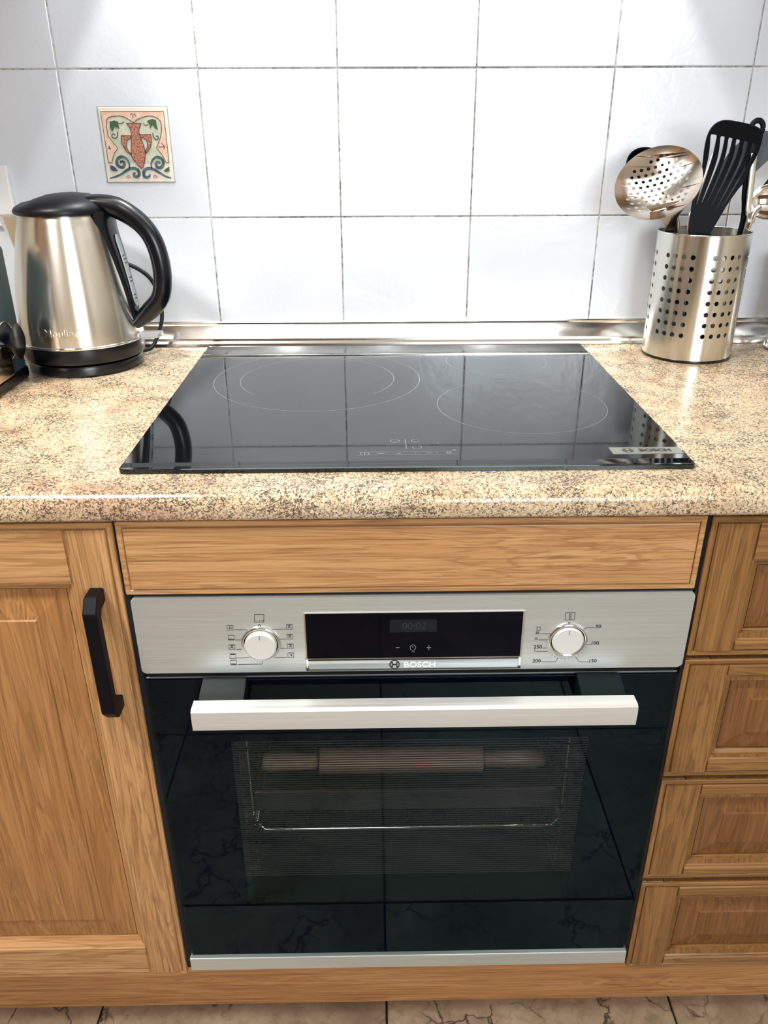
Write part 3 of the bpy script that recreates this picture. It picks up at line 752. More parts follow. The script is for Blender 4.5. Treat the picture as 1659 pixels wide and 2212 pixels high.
obj('pan', b, mat('tray_enamel', srgb(40, 42, 44), .25), bt)
b = B(); tube(b, [(-.195, -.5215, .4345), (.206, -.5215, .4345)], .0022, 8); obj('rolled_rim', b, chrome, bt)
rp = thing('rolling_pin', 'pale wooden rolling pin lying across the tray inside the oven', 'rolling pin', (0, -.45, .419))
def lathe_x(bm, prof, cy, cz, n=32):
    rr = [[bm.verts.new((x, cy+r*math.cos(2*PI*k/n), cz+r*math.sin(2*PI*k/n))) for k in range(n)] for x, r in prof]
    for i in range(len(rr)-1):
        for k in range(n): bm.faces.new((rr[i][k], rr[i][(k+1) % n], rr[i+1][(k+1) % n], rr[i+1][k]))
    bm.faces.new(rr[0]); bm.faces.new(rr[-1][::-1]); return bm
ry, rz_ = -.45, .4185
obj('roller', lathe_x(B(), [(-.1160, .0165), (-.1145, .0185), (.1115, .0185), (.1130, .0165)], ry, rz_), pin_m, rp, smooth=True, auto=40)
obj('handle', lathe_x(B(), [(-.1175, .008), (-.121, .0105), (-.150, .0128), (-.185, .0135), (-.200, .011), (-.2035, .005)], ry, rz_), pin_m, rp, smooth=True)
obj('handle', lathe_x(B(), [(.1145, .008), (.118, .0105), (.150, .0128), (.184, .0135), (.198, .011), (.2015, .005)], ry, rz_), pin_m, rp, smooth=True)

# ------------------------------------------------------------------ hob
hb_ = thing('hob', 'black ceramic glass hob with thin white cooking-zone rings set on the worktop', 'hob', (0, -.293, .9))
HX0, HX1, HY0, HY1 = -.2965, .2965, -.5525, -.0345
b = B()
def ringz(x0, x1, y0, y1, r, z, n=5):
    p = []
    for cx, cy, a in ((x1-r, y1-r, 0), (x0+r, y1-r, 90), (x0+r, y0+r, 180), (x1-r, y0+r, 270)):
        for k in range(n+1):
            t = math.radians(a+90*k/n); p.append(b.verts.new((cx+r*math.cos(t), cy+r*math.sin(t), z)))
    return p
r1 = ringz(HX0, HX1, HY0, HY1, .006, .9002); r2 = ringz(HX0, HX1, HY0, HY1, .006, .9046)
for v in r2:
    if v.co.y > -.5: v.co.z = .9057
r3 = ringz(HX0+.0012, HX1-.0012, HY0+.0012, HY1-.0010, .005, .9060)
for v in r3:
    if v.co.y < -.5: v.co.z = .9051
for A_, B_ in ((r1, r2), (r2, r3)):
    for k in range(len(A_)): b.faces.new((A_[k], A_[(k+1) % len(A_)], B_[(k+1) % len(A_)], B_[k]))
b.faces.new(r1[::-1])
# top: flat field plus the bevelled front strip
fl_ = b.verts.new((HX0+.0012, -.5365, .9060)); fr_ = b.verts.new((HX1-.0012, -.5365, .9060))
back = [v for v in r3 if v.co.y > -.5]; fro = [v for v in r3 if v.co.y < -.5]
b.faces.new(back + [fl_, fr_]); b.faces.new([fl_] + fro + [fr_])
obj('glass_plate', b, black_glass, hb_)
ZH = .90612
b = B(); tz = lambda x, y: (x, y, ZH)
def arc(cx, cy, r, a0, a1, wd=.0005, n=72):
    stroke(b, [(cx+r*math.cos(math.radians(a0+(a1-a0)*k/n)), cy+r*math.sin(math.radians(a0+(a1-a0)*k/n))) for k in range(n+1)], wd, tz)
arc(-.112, -.2330, .141, 0, 360); obj('zone_ring', b, pale, hb_, label='large left cooking-zone ring')
b = B(); arc(-.112, -.2260, .1055, -215, 35); b.free(); b = B()
arc(-.112, -.2330, .1055, -42, 222); obj('zone_ring', b, pale, hb_, label='inner arc of the left cooking zone')
b = B(); arc(.1490, -.3555, .1045, 0, 360); obj('zone_ring', b, pale, hb_, label='front right cooking-zone ring')
b = B(); arc(.1470, -.1480, .0735, 0, 360, .0006); obj('zone_ring', b, pale, hb_, label='small rear right cooking-zone ring')
def zpt(u, v): q = on_z(u, v, ZH); return (q.x, q.y)
b = B()
def Zs(pts, wd=.0006): stroke(b, [zpt(*p) for p in pts], wd, tz)
def Ze(cx, cy, rx_, ry_, a0=0, a1=360): Zs([(cx+rx_*math.cos(math.radians(a0+(a1-a0)*k/20)), cy+ry_*math.sin(math.radians(a0+(a1-a0)*k/20))) for k in range(21)])
Ze(853, 952.5, 9.5, 3.2); Ze(898, 952, 9, 3.2, 20, 300); Ze(901, 966, 9.5, 3.8, -80, 220)
Zs([(875, 949), (878, 970)]); Zs([(771, 976.5), (905, 976.0), (988, 973.5)]); Zs([(771, 983.5), (990, 981)])
Ze(783, 980, 4, 3, 90, 270); Ze(793, 980, 4, 3, -90, 90); Zs([(788, 977), (788, 983)])
for (u0, u1, v) in ((817, 830, 979.5), (858, 866, 979.5), (896, 899, 979), (922, 935, 978.6), (942, 946, 978.4), (966, 973, 977.5), (977, 985, 972), (944, 949, 957)): Zs([(u0, v), (u1, v)], .0012)
Ze(970, 977.5, 5, 2.5)
obj('touch_controls', b, pale, hb_)
obj('logo_plate', bx(B(), .2180, .2935, -.5240, -.5050, .9060, .9063, .0001, 1), steel('logo_plate_steel', (.50, .52, .46, 1), .35), hb_, label='narrow silver maker plate at the front right corner')
b = merge(B(), text_bm('BOSCH', .0105, .0005, 0, sx=1.0), Matrix.Translation((.2655, -.5145, .90645))); obj('lettering', b, ink, hb_)
b = B(); emblem(b, lambda x, y: (.2362+x, -.5145+y, .90645), .0056, .0008); obj('emblem', b, ink, hb_)

# ------------------------------------------------------------------ kettle (local frame: +x towards its handle)
KC = (-.4630, -.1220, .9); KR = math.radians(-8)
def klocal(t): t['_local'] = 1; return t
kb = klocal(thing('kettle_stand', 'low round black power base under the kettle with its black cord', 'kettle base', KC, KR))
b = lathe(B(), [(0, .0006), (.079, .0006), (.0815, .0030), (.0820, .012), (.0805, .0155), (.0760, .0165), (0, .0165)], n=64)
obj('power_base', b, black_pl, kb, smooth=True, auto=35)
kt = klocal(thing('kettle', 'brushed steel electric kettle with black lid and big black handle', 'kettle', (KC[0], KC[1], .9170), KR))
KZ = -.0170
b = lathe(B(), [(0, .0172), (.079, .0172), (.0845, .0195), (.0862, .024), (.0862, .0385), (.0845, .0405), (0, .0405)], c=(0, 0, KZ), n=72)
obj('black_band', b, black_pl, kt, smooth=True, auto=35)
def krad(z):  # body radius against height above the worktop
    pts = [(.0400, .0858), (.050, .0862), (.07, .0858), (.095, .0838), (.12, .0802), (.145, .0760), (.17, .0712), (.19, .0668), (.205, .0632), (.214, .0605)]
    for (a, ra), (c, rc) in zip(pts, pts[1:]):
        if a <= z <= c: t = (z-a)/(c-a); return ra + (rc-ra)*t
    return pts[0][1] if z < pts[0][0] else pts[-1][1]
zs = [.0408 + (.214-.0408)*i/28 for i in range(29)]
# smooth the piecewise profile
rs = [sum(krad(z+d) for d in (-.014, -.007, 0, .007, .014))/5 for z in zs]; rs[-1] = .0605; rs[0] = .0858
b = lathe(B(), [(0, .0408)] + list(zip(rs, zs)) + [(0, .2142)], c=(0, 0, KZ), n=96)
body = obj('body', b, kettle_steel, kt, smooth=True, auto=40)
b = lathe(B(), [(.0856, .0400), (.0875, .0405), (.0880, .0425), (.0872, .0440), (.0856, .0442)], c=(0, 0, KZ), n=72); obj('rim_ring', b, chrome, kt, smooth=True)
# raised script on the body
tb = text_bm('Moulinex', .0145, .0002, .0004, sx=1.05)
bmesh.ops.subdivide_edges(tb, edges=tb.edges[:], cuts=1)
A0 = math.radians(-88) - KR
for v in tb.verts:
    z = .0640 + v.co.y; a = A0 + v.co.x/.086; r = krad(z) + .0001 + v.co.z
    v.co = (r*math.cos(a), r*math.sin(a), z+KZ)
obj('lettering', tb, steel('embossed_steel', (.86, .84, .78, 1), .25), body, label='small embossed maker script')
# lid
b = B(); NL = 64; rings = []
for (q, h) in ((1.0, .2135), (1.04, .2150), (1.05, .2190), (1.0, .2240), (.86, .2300), (.6, .2360), (.3, .2390), (.02, .2398)):
    row = []
    for k in range(NL):
        a = 2*PI*k/NL; x = .0625*q*math.cos(a); y = .0625*q*math.sin(a)
        hh = h + (.0035*(x/.06)*max(0, (h-.2150)/.024) if x > 0 else .004*(x/.06)*max(0, (h-.2150)/.024))
        # thumb hollow near the spout
        dxx = x+.036; hh -= .0042*math.exp(-(dxx*dxx)/.00012)*max(0, (h-.222)/.018)
        row.append(b.verts.new((x, y, hh+KZ)))
    rings.append(row)
for i in range(len(rings)-1):
    for k in range(NL): b.faces.new((rings[i][k], rings[i][(k+1) % NL], rings[i+1][(k+1) % NL], rings[i+1][k]))
b.faces.new(rings[0][::-1]); b.faces.new(rings[-1])
obj('lid', b, black_satin, kt, smooth=True, auto=50)
# spout
b = B(); sec = []
for t in range(9):
    s = t/8; z = .150 + .060*s; rr_ = krad(z); reach = rr_ + .0035 + .034*s**1.1; hw = .006 + .022*s
    sec.append([b.verts.new((-(rr_-.006), -hw, z+KZ)), b.verts.new((-(rr_ + (reach-rr_)*.45), -hw*.72, z+KZ)), b.verts.new((-reach, 0, z+KZ)), b.verts.new((-(rr_ + (reach-rr_)*.45), hw*.72, z+KZ)), b.verts.new((-(rr_-.006), hw, z+KZ))])
for i in range(8):
    for k in range(4): b.faces.new((sec[i][k], sec[i][k+1], sec[i+1][k+1], sec[i+1][k]))
o = obj('spout', b, kettle_steel, kt, smooth=False); solid(o, .0012, 0)
# black spine carrying the handle
b = B(); rows = []
for i in range(26):
    t = i/25; z = .2180 - (.2180-.0560)*t; hwid = (.0250*(1-t)**.8 + .0085) if t < .94 else .0085*(1-(t-.94)/.08)
    r = krad(min(z, .214)) + .0030 + (.006*math.exp(-((t-.0)/.1)**2))
    a = hwid/r
    rows.append([b.verts.new(((r - (.0055 if k in (0, 6) else 0))*math.cos(-a + 2*a*k/6), (r - (.0055 if k in (0, 6) else 0))*math.sin(-a+2*a*k/6), z+KZ)) for k in range(7)])
for i in range(25):
    for k in range(6): b.faces.new((rows[i][k], rows[i][k+1], rows[i+1][k+1], rows[i+1][k]))
obj('handle_spine', b, black_pl, kt, smooth=True)
hp = smooth_path([(.030, 0, .2300), (.058, 0, .2270), (.088, 0, .2160), (.112, 0, .1990), (.1265, 0, .1760), (.1325, 0, .1450), (.1310, 0, .1180), (.1240, 0, .0980), (.1060, 0, .0800), (.0860, 0, .0640)], 6)
nh = len(hp); rad = []
for i in range(nh):
    t = i/(nh-1)
    w_ = .0155 if t < .15 else .0135
    th_ = .0060 + .0085*min(1, t/.18) if t < .18 else (.0145 - .0015*min(1, (t-.18)/.2))
    if t > .88: th_ = .013 - .004*(t-.88)/.12
    wid = .026*(1-t/.2) + .0125*(t/.2) if t < .2 else .0125
    rad.append((th_, wid))
b = tube(B(), [(p.x, p.y, p.z+KZ) for p in hp], rad, 20, flat=(0, 1, 0)); obj('handle', b, black_pl, kt, smooth=True, auto=60)
# water gauge window on the spine, looking at the handle
b = B(); rows = []
for i in range(15):
    z = .186 - (.186-.088)*i/14; r = krad(z)+.0040; a = .0055*math.sin(min(1, min(i+.6, 14.6-i)/2)*PI/2)/r
    rows.append([b.verts.new((r*math.cos(-a+2*a*k/4), r*math.sin(-a+2*a*k/4), z+KZ)) for k in range(5)])
for i in range(14):
    for k in range(4): b.faces.new((rows[i][k], rows[i][k+1], rows[i+1][k+1], rows[i+1][k]))
wg = obj('water_gauge', b, gauge_m, kt, smooth=True); solid(wg, .0012, 1)
b = B()
for z in (.158, .153, .148, .128, .123, .104, .099):
    r = krad(z)+.0062
    bx(b, r-.0006, r+.0002, -.0035, .0025, z+KZ-.0006, z+KZ+.0006)
obj('gauge_marks', b, ink, wg)
# switch lever (clear) and cord
b = B(); bx(b, .0865, .1200, -.011, .010, .0420+KZ, .0500+KZ, .0035, 3)
bmesh.ops.rotate(b, verts=b.verts[:], cent=(.0865, 0, .045+KZ), matrix=Matrix.Rotation(math.radians(-3), 3, 'Y'))
obj('switch_lever', b, clear, kt, smooth=True, label='clear plastic switch lever below the handle')
inv = Matrix.LocRotScale(Vector(KC), Euler((0, 0, KR)), None).inverted()
cpts = [inv @ on_y(u, v, y) for (u, v, y) in ((262, 566, -.036), (295, 579, -.034), (325, 602, -.034), (344, 640, -.036), (350, 685, -.040), (342, 722, -.050), (326, 752, -.068))] + [inv @ Vector((-.400, -.085, .909))]
b = tube(B(), smooth_path(cpts, 7), .0031, 10); obj('cord', b, black_satin, kb, smooth=True)

# ------------------------------------------------------------------ toaster at the left edge
to = thing('toaster', 'toaster with black end panel and steel foot beside the kettle at the left edge', 'toaster', (-.69, -.20, .9))
TX1 = -.5300; ty0, ty1 = -.305, -.190
b = B(); bx(b, -.83, TX1-.006, ty0+.004, ty1-.004, .915, 1.085, .016, 4); obj('body', b, steel('toaster_steel', (.6, .55, .48, 1), .22, .3), to, smooth=True, auto=40)
b = B(); bx(b, TX1-.010, TX1+.004, ty0, ty1, .908, 1.080, .006, 3); obj('end_panel', b, mat('toaster_grey_panel', srgb(52, 68, 72), .3), to, smooth=True, auto=40)
b = B(); bx(b, -.835, TX1+.006, ty0-.001, ty1+.001, .9005, .918, .004, 2); obj('foot', b, black_pl, to)
b = B(); bx(b, TX1+.0035, TX1+.0055, ty0+.030, ty0+.034, .955, 1.070); obj('lever_slot', b, chrome, to)
b = B(); bx(b, TX1+.003, TX1+.0105, ty0+.003, ty0+.060, .9185, .962, .003, 3); obj('crumb_tray', b, steel('tray_steel', (.72, .58, .42, 1), .15), to, smooth=True, auto=40)
b = B(); bx(b, TX1+.004, TX1+.0215, ty0+.020, ty0+.052, 1.044, 1.056, .003, 2); obj('lever', b, black_pl, to, smooth=True, auto=40)
b = B(); tube(b, [(TX1+.004, ty0+.066, .962), (TX1+.020, ty0+.066, .962), (TX1+.022, ty0+.066, .962)], [.0245, .0235, .020], 32); obj('browning_knob', b, black_pl, to, smooth=True, auto=40)
b = B(); rg = [(TX1+.0045, ty0+.066 + .0262*math.cos(2*PI*k/32), .962 + .0262*math.sin(2*PI*k/32)) for k in range(33)]; tube(b, rg, .0010, 6); obj('knob_ring', b, chrome, to, smooth=True)

# ------------------------------------------------------------------ utensil holder
HC = Vector((.4505, -.0885, .9)); HR = .0655; HH = .1805
uh = thing('utensil_holder', 'tall perforated brushed steel utensil holder on the worktop', 'utensil holder', HC)
b = B()
base_ang = math.radians(-112.0)
cols = []       # (angle, has hole) cell columns
ncell = 30; cw = 2*PI/ncell      # 12 degree cells: 4 with holes, 1 wide blank = 5 cells of 12
off = base_ang + math.radians(-41.5) - cw/2
rows_z = [.0165] + [.0410 + .01575*k for k in range(8)]   # hole row centres start
def wrap(u, z): return (HC.x + HR*math.cos(u), HC.y + HR*math.sin(u), HC.z + z)
def cell(u0, u1, z0, z1, hole):
    n = 4
    def bpt(i):   # 16 boundary points from the lower-right corner, counter-clockwise
        s, t = divmod(i % 16, n); t /= n
        if s == 0: return (u1, z0+(z1-z0)*t)
        if s == 1: return (u1+(u0-u1)*t, z1)
        if s == 2: return (u0, z1+(z0-z1)*t)
        return (u0+(u1-u0)*t, z0)
    if not hole:
        G = [[b.verts.new(wrap(u0+(u1-u0)*i/n, z0+(z1-z0)*j/n)) for j in range(n+1)] for i in range(n+1)]
        for i in range(n):
            for j in range(n): b.faces.new((G[i][j], G[i+1][j], G[i+1][j+1], G[i][j+1]))
        return
    uc, zc = (u0+u1)/2, (z0+z1)/2; hr = .0034
    O_ = [b.verts.new(wrap(*bpt(i))) for i in range(16)]
    I_ = [b.verts.new(wrap(uc + hr/HR*math.cos(-PI/4+2*PI*i/16), zc + hr*math.sin(-PI/4+2*PI*i/16))) for i in range(16)]
    for i in range(16): b.faces.new((O_[i], O_[(i+1) % 16], I_[(i+1) % 16], I_[i]))
zb = [.0, .012, .0331]; 
zrow = [.0331 + .01575*k for k in range(9)] ; ztop = [.170, HH]
levels = [0.0015, .017, .0331] + zrow[1:] + [.1695, HH]
for c in range(ncell):
    u0 = off + c*cw; hole_c = (c % 5) != 4
    # narrow the four hole cells a little so the blank strip is the wider one
    g0 = off + (c//5)*5*cw; k = c % 5; nw = math.radians(11.3); bl = 5*cw - 4*nw
    ua = g0 + k*nw; ub = g0 + (k+1)*nw if k < 4 else g0 + 5*cw
    for j in range(len(levels)-1):
        cell(ua, ub, levels[j], levels[j+1], hole_c and 2 <= j < 10)
bmesh.ops.remove_doubles(b, verts=b.verts[:], dist=1e-5)
cyl = obj('perforated_cylinder', b, can_steel, uh, smooth=True); thick(cyl, .0008, -1, lambda co: Vector((co[0], co[1], 0)).normalized())
b = B(); rg = [(HC.x+(HR-.0002)*math.cos(2*PI*k/72), HC.y+(HR-.0002)*math.sin(2*PI*k/72), HC.z+HH) for k in range(73)]; tube(b, rg, .0011, 8); obj('rolled_rim', b, chrome, uh, smooth=True)
b = lathe(B(), [(0, .0008), (HR-.001, .0008), (HR+.0005, .0015), (HR+.0005, .0042), (HR-.002, .0048), (0, .0048)], c=HC, n=64); obj('foot_ring', b, black_pl, uh, smooth=True, auto=35)

def inside(dx, dy, z=.909): return Vector((HC.x+dx, HC.y+dy, z))
# ---- skimmer
sk = thing('skimmer', 'round steel skimmer with a perforated bowl leaning left out of the holder', 'skimmer', inside(.0, -.03, .908))
vc = (CAM - Vector((.362, -.118, 1.148))).normalized()
mdir = Vector((-.30, 0, .95)); mdir = (mdir - vc*mdir.dot(vc)).normalized()
nrm = (vc*.80 + mdir*.60).normalized()
maj = nrm.cross(mdir).normalized(); mino = nrm.cross(maj).normalized()
if mino.z < 0: mino = -mino
if maj.x < 0: maj = -maj
SC = on_y(1421, 394, -.118); RR = .0585
outl = [(RR*math.cos(2*PI*k/72), RR*math.sin(2*PI*k/72)) for k in range(72)]
holes = []
for i in range(-5, 6):
    for j in range(-6, 7):
        x = (j + (.5 if i % 2 else 0))*.0094; y = i*.0084
        if math.hypot(x, y) < .044:
            holes.append([(x+.0025*math.cos(-2*PI*k/10), y+.0025*math.sin(-2*PI*k/10)) for k in range(10)])
b = filled(outl, holes)
bmesh.ops.triangulate(b, faces=b.faces[:])
nz = nrm if nrm.dot(vc) > 0 else -nrm
for v in b.verts:
    x, y = v.co.x, v.co.y; rr_ = (x*x+y*y)/(RR*RR); dish = -.016*(1-rr_)
    v.co = SC + maj*x + mino*y + nz*dish
sko = obj('perforated_bowl', b, tool_steel, sk, smooth=True)
skr = SC - root_of(sko).location
def sk_n(co):
    d = Vector(co) - skr; x, y = d.dot(maj), d.dot(mino)
    return (nz - (maj*x + mino*y)*(.032/(RR*RR))).normalized()
thick(sko, .0009, 0, sk_n)
yb_ = (SC - mino*RR).y
def sky(v): return yb_ + .014 + (-.100 - yb_ - .014)*max(0, min(1, (v-452)/50))
npL = spl([(1395, 446), (1408, 457), (1427, 471), (1434, 482), (1437, 498), (1441, 511)], 5); npR = spl([(1461, 511), (1461, 500), (1461, 484), (1463, 471), (1471, 458), (1500, 428)], 5)
b = filled(npL + npR); bmesh.ops.triangulate(b, faces=b.faces[:])
for v in b.verts: v.co = on_y(v.co.x, v.co.y, sky(v.co.y))
nk = obj('neck', b, tool_steel, sk, smooth=True); thick(nk, .0010, 0)
r9 = on_y(1451, 508, -.100); endp = inside(.0, .020, .912)
b = tube(B(), [r9, r9.lerp(endp, .4), endp], [(.0068, .0011), (.0062, .0013), (.006, .0013)], 12, flat=(0, 1, 0))
obj('handle', b, tool_steel, sk, smooth=True)

# ---- ladle behind the skimmer (only its dark rim shows)
ld = thing('ladle', 'steel ladle whose dark rim peeks out behind the top of the skimmer', 'ladle', inside(-.02, .02, .91))
LC = on_y(1402, 362, -.044)
b = B(); NR = 40
hemi = []
ln = Vector((.1, -.75, .6)).normalized(); lx, ly = frame(ln)
for i in range(8):
    t = i/7*PI/2*.95; r = .034*math.cos(t); d = .022*math.sin(t)
    hemi.append([b.verts.new(LC - ln*d*1.0 + lx*r*math.cos(2*PI*k/NR) + ly*r*math.sin(2*PI*k/NR)) for k in range(NR)])
for i in range(7):
    for k in range(NR): b.faces.new((hemi[i][k], hemi[i][(k+1) % NR], hemi[i+1][(k+1) % NR], hemi[i+1][k]))
b.faces.new(hemi[-1])
o = obj('bowl', b, black_nylon, ld, smooth=True); solid(o, .0015, 0)
b = tube(B(), smooth_path([LC + Vector((.022, -.0, -.027)), on_y(1462, 480, -.050), inside(-.002, .035, .915)], 6), (.0045, .0015), 10, flat=(0, 1, 0)); obj('handle', b, tool_steel, ld, smooth=True)

# ---- slotted black spatula (front)
def zs_(u, v): return (1480+u/7.9, 240+v/7.9)
YS = -.112
def lft(px2, y, bend=None):
    q = on_y(px2[0], px2[1], y); return (q.x, q.z)
sp = thing('slotted_spatula', 'large black nylon spatula with six long slots, standing in the holder', 'spatula', inside(0, -.01, .91))
oL = spl([(90, 2300), (62, 2110), (85, 1800), (130, 1520), (215, 1340), (270, 1120), (300, 880), (335, 600), (390, 390), (480, 250), (600, 172), (740, 158), (920, 185), (1100, 225), (1240, 275), (1315, 340), (1320, 440), (1275, 620), (1200, 800), (1120, 950), (1010, 1180), (860, 1390), (720, 1590), (620, 1760), (520, 1930), (440, 2060), (430, 2110), (400, 2300)], 4)
def slot(top, mid, bot, w0, w1):
    c_ = spl([top, mid, bot], 6); L = []; Rr = []
    for i, p in enumerate(c_):
        t = i/(len(c_)-1); q0 = c_[max(i-1, 0)]; q1 = c_[min(i+1, len(c_)-1)]
        d = Vector((q1[0]-q0[0], q1[1]-q0[1])).normalized(); nn_ = Vector((-d.y, d.x)); w_ = (w0+(w1-w0)*t)/2
        if i == 0: w_ *= .75
        L.append((p[0]+nn_.x*w_, p[1]+nn_.y*w_)); Rr.append((p[0]-nn_.x*w_, p[1]-nn_.y*w_))
    return L + Rr[::-1]
slots = [slot((490, 395), (420, 820), (195, 1590), 120, 14), slot((642, 425), (560, 850), (285, 1560), 84, 12), slot((776, 450), (680, 850), (365, 1600), 80, 12),
         slot((905, 478), (810, 860), (440, 1640), 76, 12), slot((1038, 508), (930, 900), (530, 1680), 72, 12), slot((1176, 540), (1060, 900), (630, 1640), 72, 12)]
b = filled([lft(zs_(*p), YS) for p in oL], [[lft(zs_(*p), YS) for p in s] for s in slots])
bmesh.ops.triangulate(b, faces=b.faces[:])
for v in b.verts:
    x, z = v.co.x, v.co.y; t = (z-1.08)/.15
    yy = YS - .030*max(0, t-.35)**2*1.6 + .006*math.sin(max(0, min(1, t))*PI)
    # keep the silhouette on its sight line while bending the blade
    d = Vector((x, YS, z)) - CAM; s_ = (yy-CAM.y)/(YS-CAM.y)
    v.co = CAM + d*s_
spo = obj('slotted_blade', b, black_nylon, sp); solid(spo, .0022, 0)
n1 = on_y(1511, 508, YS); n0 = on_y(1513, 470, YS)
n2 = on_y(1511, 528, YS); b = tube(B(), [n2, n2.lerp(inside(.004, -.004, .915), .3), inside(.004, -.004, .915)], [(.016, .0022), (.010, .004), (.007, .0045)], 14, flat=(0, 1, 0)); obj('handle', b, black_nylon, sp, smooth=True)

# ---- grey turner behind
gt = thing('grey_turner', 'dark grey turner whose solid blade spreads behind the slotted spatula', 'turner', inside(.01, .02, .91))
YG = -.066
gp = spl([(1690, 284), (1660, 283), (1638, 284), (1605, 302), (1575, 330), (1548, 375), (1526, 430), (1514, 480), (1512, 508)], 4) + spl([(1530, 508), (1545, 475), (1575, 432), (1605, 397), (1634, 369), (1660, 345), (1690, 318)], 4)
b = filled([lft(p, YG) for p in gp]); bmesh.ops.triangulate(b, faces=b.faces[:])
for v in b.verts: v.co = (v.co.x, YG, v.co.y)
o = obj('blade', b, grey_nylon, gt); solid(o, .0020, 0)
g1 = on_y(1521, 505, YG); b = tube(B(), [g1+Vector((0, 0, .004)), g1, inside(-.010, .012, .915)], [(.006, .0015), (.006, .003), (.006, .0035)], 12, flat=(0, 1, 0)); obj('handle', b, grey_nylon, gt, smooth=True)

# ---- steel-handled tool: long flat steel handle on the right
sh = thing('flat_utensil', 'long flat brushed steel utensil handle standing behind the black spatula on the right', 'utensil handle', inside(.04, 0, .91))
YH = -.088
top = on_y(1630, 330, YH); r0 = on_y(1611, 503, YH)
b = tube(B(), smooth_path([top, top.lerp(r0, .35), top.lerp(r0, .7), r0, inside(.034, .0, .913)], 5), [(.0046, .0011)]*21, 10, flat=(0, 1, 0)); obj('handle', b, steel('flat_handle_steel', (.74, .74, .64, 1), .25), sh, smooth=True)
# ---- black handle with hanging loop
lo_ = thing('looped_utensil', 'black utensil with a round hanging loop at its top, behind the spatula corner', 'utensil handle', inside(.03, -.01, .91))
YL = -.079
lc = on_y(1635, 277, YL)
b = B(); tube(b, [lc + Vector((.0085*math.cos(a), 0, .0098*math.sin(a))) for a in [2*PI*k/28 for k in range(29)]], (.0038, .0022), 8, flat=(0, 1, 0)); obj('hanging_loop', b, black_nylon, lo_, smooth=True)
e1 = on_y(1601, 505, YL)
b = tube(B(), smooth_path([lc + Vector((-.001, 0, -.009)), on_y(1624, 330, YL), on_y(1612, 410, YL), e1, inside(.028, .006, .913)], 5), [(.0062, .0024)]*21, 10, flat=(0, 1, 0)); obj('handle', b, black_nylon, lo_, smooth=True)
# ---- steel ladle / spoon at the right edge
ls = thing('serving_spoon', 'polished steel serving spoon curving out of the holder at the right edge', 'spoon', inside(.05, .01, .91))
YR = -.095
b = B(); SPc = on_y(1664, 436, YR); sn = Vector((-.35, -.9, .15)).normalized(); sx_, sy_ = frame(sn); rows = []
for i in range(8):
    t = i/7*PI/2*.96; q = math.cos(t); d = .016*math.sin(t)
    rows.append([b.verts.new(SPc - sn*d + sx_*.029*q*math.cos(2*PI*k/40) + sy_*.024*q*math.sin(2*PI*k/40)) for k in range(40)])
for i in range(7):
    for k in range(40): b.faces.new((rows[i][k], rows[i][(k+1) % 40], rows[i+1][(k+1) % 40], rows[i+1][k]))
b.faces.new(rows[-1]); o = obj('bowl', b, chrome, ls, smooth=True); solid(o, .0010, 0)
b = tube(B(), smooth_path([on_y(1645, 446, YR), on_y(1631, 458, YR), on_y(1623, 480, YR), on_y(1613, 500, YR), inside(.046, .005, .918)], 5), [(.0045, .0012)]*21, 10, flat=(0, 1, 0)); obj('handle', b, chrome, ls, smooth=True)
# ---- black spoon curving right
bs = thing('black_spoon', 'black nylon spoon curving to the right edge above the steel spoon', 'spoon', inside(.045, .03, .91))
YB = -.070
b = tube(B(), smooth_path([on_y(1680, 372, YB), on_y(1660, 396, YB), on_y(1644, 418, YB), on_y(1632, 445, YB), on_y(1618, 478, YB), on_y(1611, 505, YB), inside(.045, .020, .914)], 5), [(.0048, .0020)]*31, 10, flat=(0, 1, 0)); obj('handle', b, black_nylon, bs, smooth=True)
pc = on_y(1700, 355, YB)
b = B(); bmesh.ops.create_uvsphere(b, u_segments=24, v_segments=12, radius=1); bmesh.ops.scale(b, verts=b.verts[:], vec=(.026, .006, .020)); bmesh.ops.translate(b, verts=b.verts[:], vec=pc); obj('bowl', b, black_nylon, bs, smooth=True)
# ---- pale steel handle between skimmer and spatula
pf = thing('steel_spoon', 'narrow pale steel spoon handle between the skimmer neck and the black spatula', 'spoon', inside(-.01, .0, .91))
YQ = -.098
b = tube(B(), smooth_path([on_y(1545, 330, -.055), on_y(1520, 400, -.064), on_y(1497, 455, -.072), on_y(1489, 503, -.080), inside(-.012, -.004, .912)], 5), [(.0042, .0012)]*21, 10, flat=(0, 1, 0)); obj('handle', b, steel('pale_handle_steel', (.85, .84, .78, 1), .3), pf, smooth=True)

# ---- edge of a steel canister at the right border
cn = thing('steel_canister', 'rounded steel foot of a canister just inside the right edge', 'canister', (.637, -.075, .9))
b = lathe(B(), [(0, .001), (.048, .001), (.0525, .003), (.0540, .006), (.0520, .0095), (.0500, .012), (.0505, .03), (.0505, .13), (0, .13)], c=(.637, -.075, .9), n=56); obj('body', b, chrome, cn, smooth=True, auto=35)
b = lathe(B(), [(0, .13), (.052, .13), (.053, .135), (.050, .145), (0, .150)], c=(.637, -.075, .9), n=48); obj('lid', b, black_pl, cn, smooth=True, auto=35)

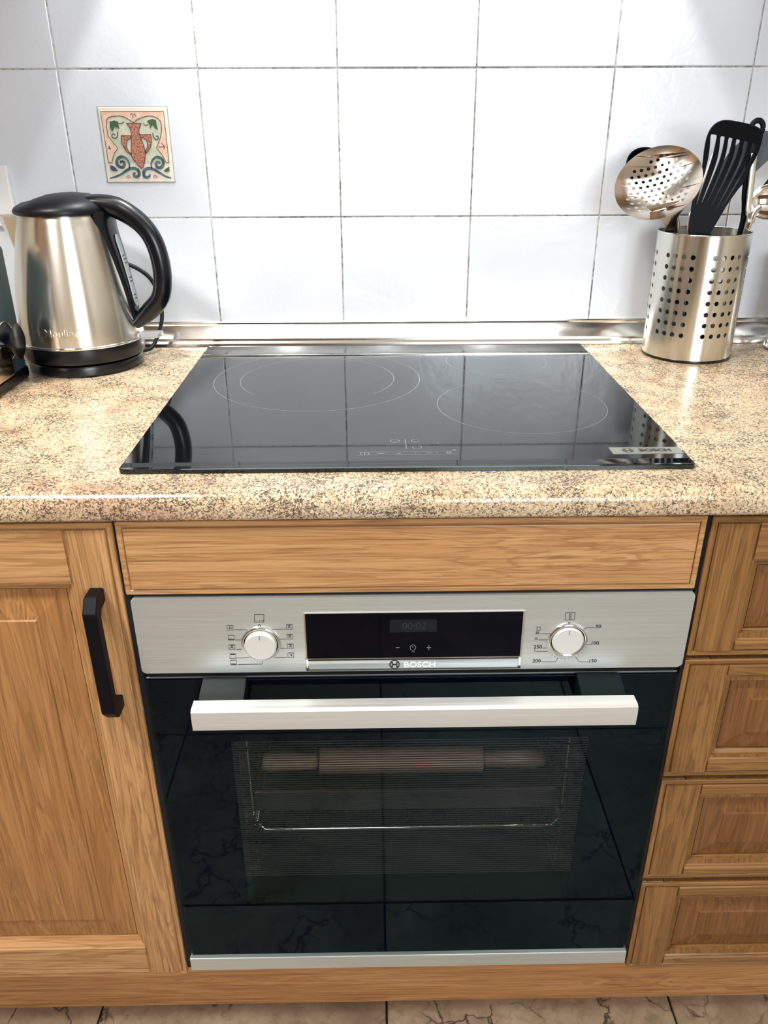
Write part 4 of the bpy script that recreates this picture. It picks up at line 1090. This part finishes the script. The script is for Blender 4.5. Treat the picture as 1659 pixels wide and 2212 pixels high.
# ------------------------------------------------------------------ hood, wall units, opposite units (out of frame, seen in reflections)
hd = thing('cooker_hood', 'steel cooker hood above the hob, out of frame, with lit underside', 'hood', (0, -.25, 1.7))
b = B(); bx(b, -.45, .45, -.50, -.006, 1.705, 1.78, .004, 2); bx(b, -.16, .16, -.29, -.006, 1.78, ZC-.002); obj('canopy', b, brushed, hd)
b = B(); bx(b, -.44, .44, -.42, -.14, 1.699, 1.705, .002, 1); obj('light_panel', b, lamp_m, hd)
for s in (-1, 0, 1):  # the middle one is added, to house the centre fill spot
    b = lathe(B(), [(0, 1.703), (.024, 1.703), (.028, 1.699), (.031, 1.699), (.031, 1.705), (0, 1.705)], c=(s*.25, -.10, 0), n=32); obj('lamp', b, chrome, hd, smooth=True, auto=30)
for s, nm in ((-1, 'left'), (1, 'right')):
    xa, xb = (XL+.3, -.47) if s < 0 else (.47, XR-.2)
    u = thing('wall_cabinet', 'brown oak wall cabinet to the %s of the cooker hood' % nm, 'cabinet', ((xa+xb)/2, -.17, 1.45))
    b = B(); bx(b, xa, xb, -.33, -.008, 1.46, 2.15, .002, 1); obj('carcass', b, oak2_x, u)
    mid_ = (xa+xb)/2
    for (p0_, p1_) in ((xa+.003, mid_-.002), (mid_+.002, xb-.003)): obj('door', bx(B(), p0_, p1_, -.35, -.331, 1.463, 2.147, .003, 1), oakp_shaded, u)
op = thing('base_cabinet', 'run of brown oak base units against the far wall behind the camera', 'cabinet', (.6, -3.05, 0))
obj('carcass', bx(B(), -.5, 1.85, -3.36, -2.78, .02, .88, .003, 1), oak2_z, op); obj('counter', bx(B(), -.52, 1.86, -3.38, -2.75, .881, .92, .006, 2), granite, op)
cll = thing('ceiling_lamp', 'square frosted ceiling lamp behind the camera', 'lamp', (-.85, -1.22, 2.45))
obj('housing', bx(B(), -1.03, -.67, -1.40, -1.04, 2.465, 2.499, .004, 2), white_pl, cll)
obj('diffuser', bx(B(), -1.015, -.685, -1.385, -1.055, 2.448, 2.4655, .004, 2), lamp_m, cll)
tl = thing('tall_cabinet', 'tall brown oak larder unit against the left wall', 'cabinet', (-1.85, -1.9, 0))
obj('carcass', bx(B(), XL+.005, -1.62, -2.6, -1.2, .002, 2.2, .003, 1), oak2_z, tl)
for k in range(2): obj('door', bx(B(), -1.618, -1.600, -2.597+k*.7, -1.903+k*.7, .1, 2.18, .003, 1), oakp_shaded, tl)
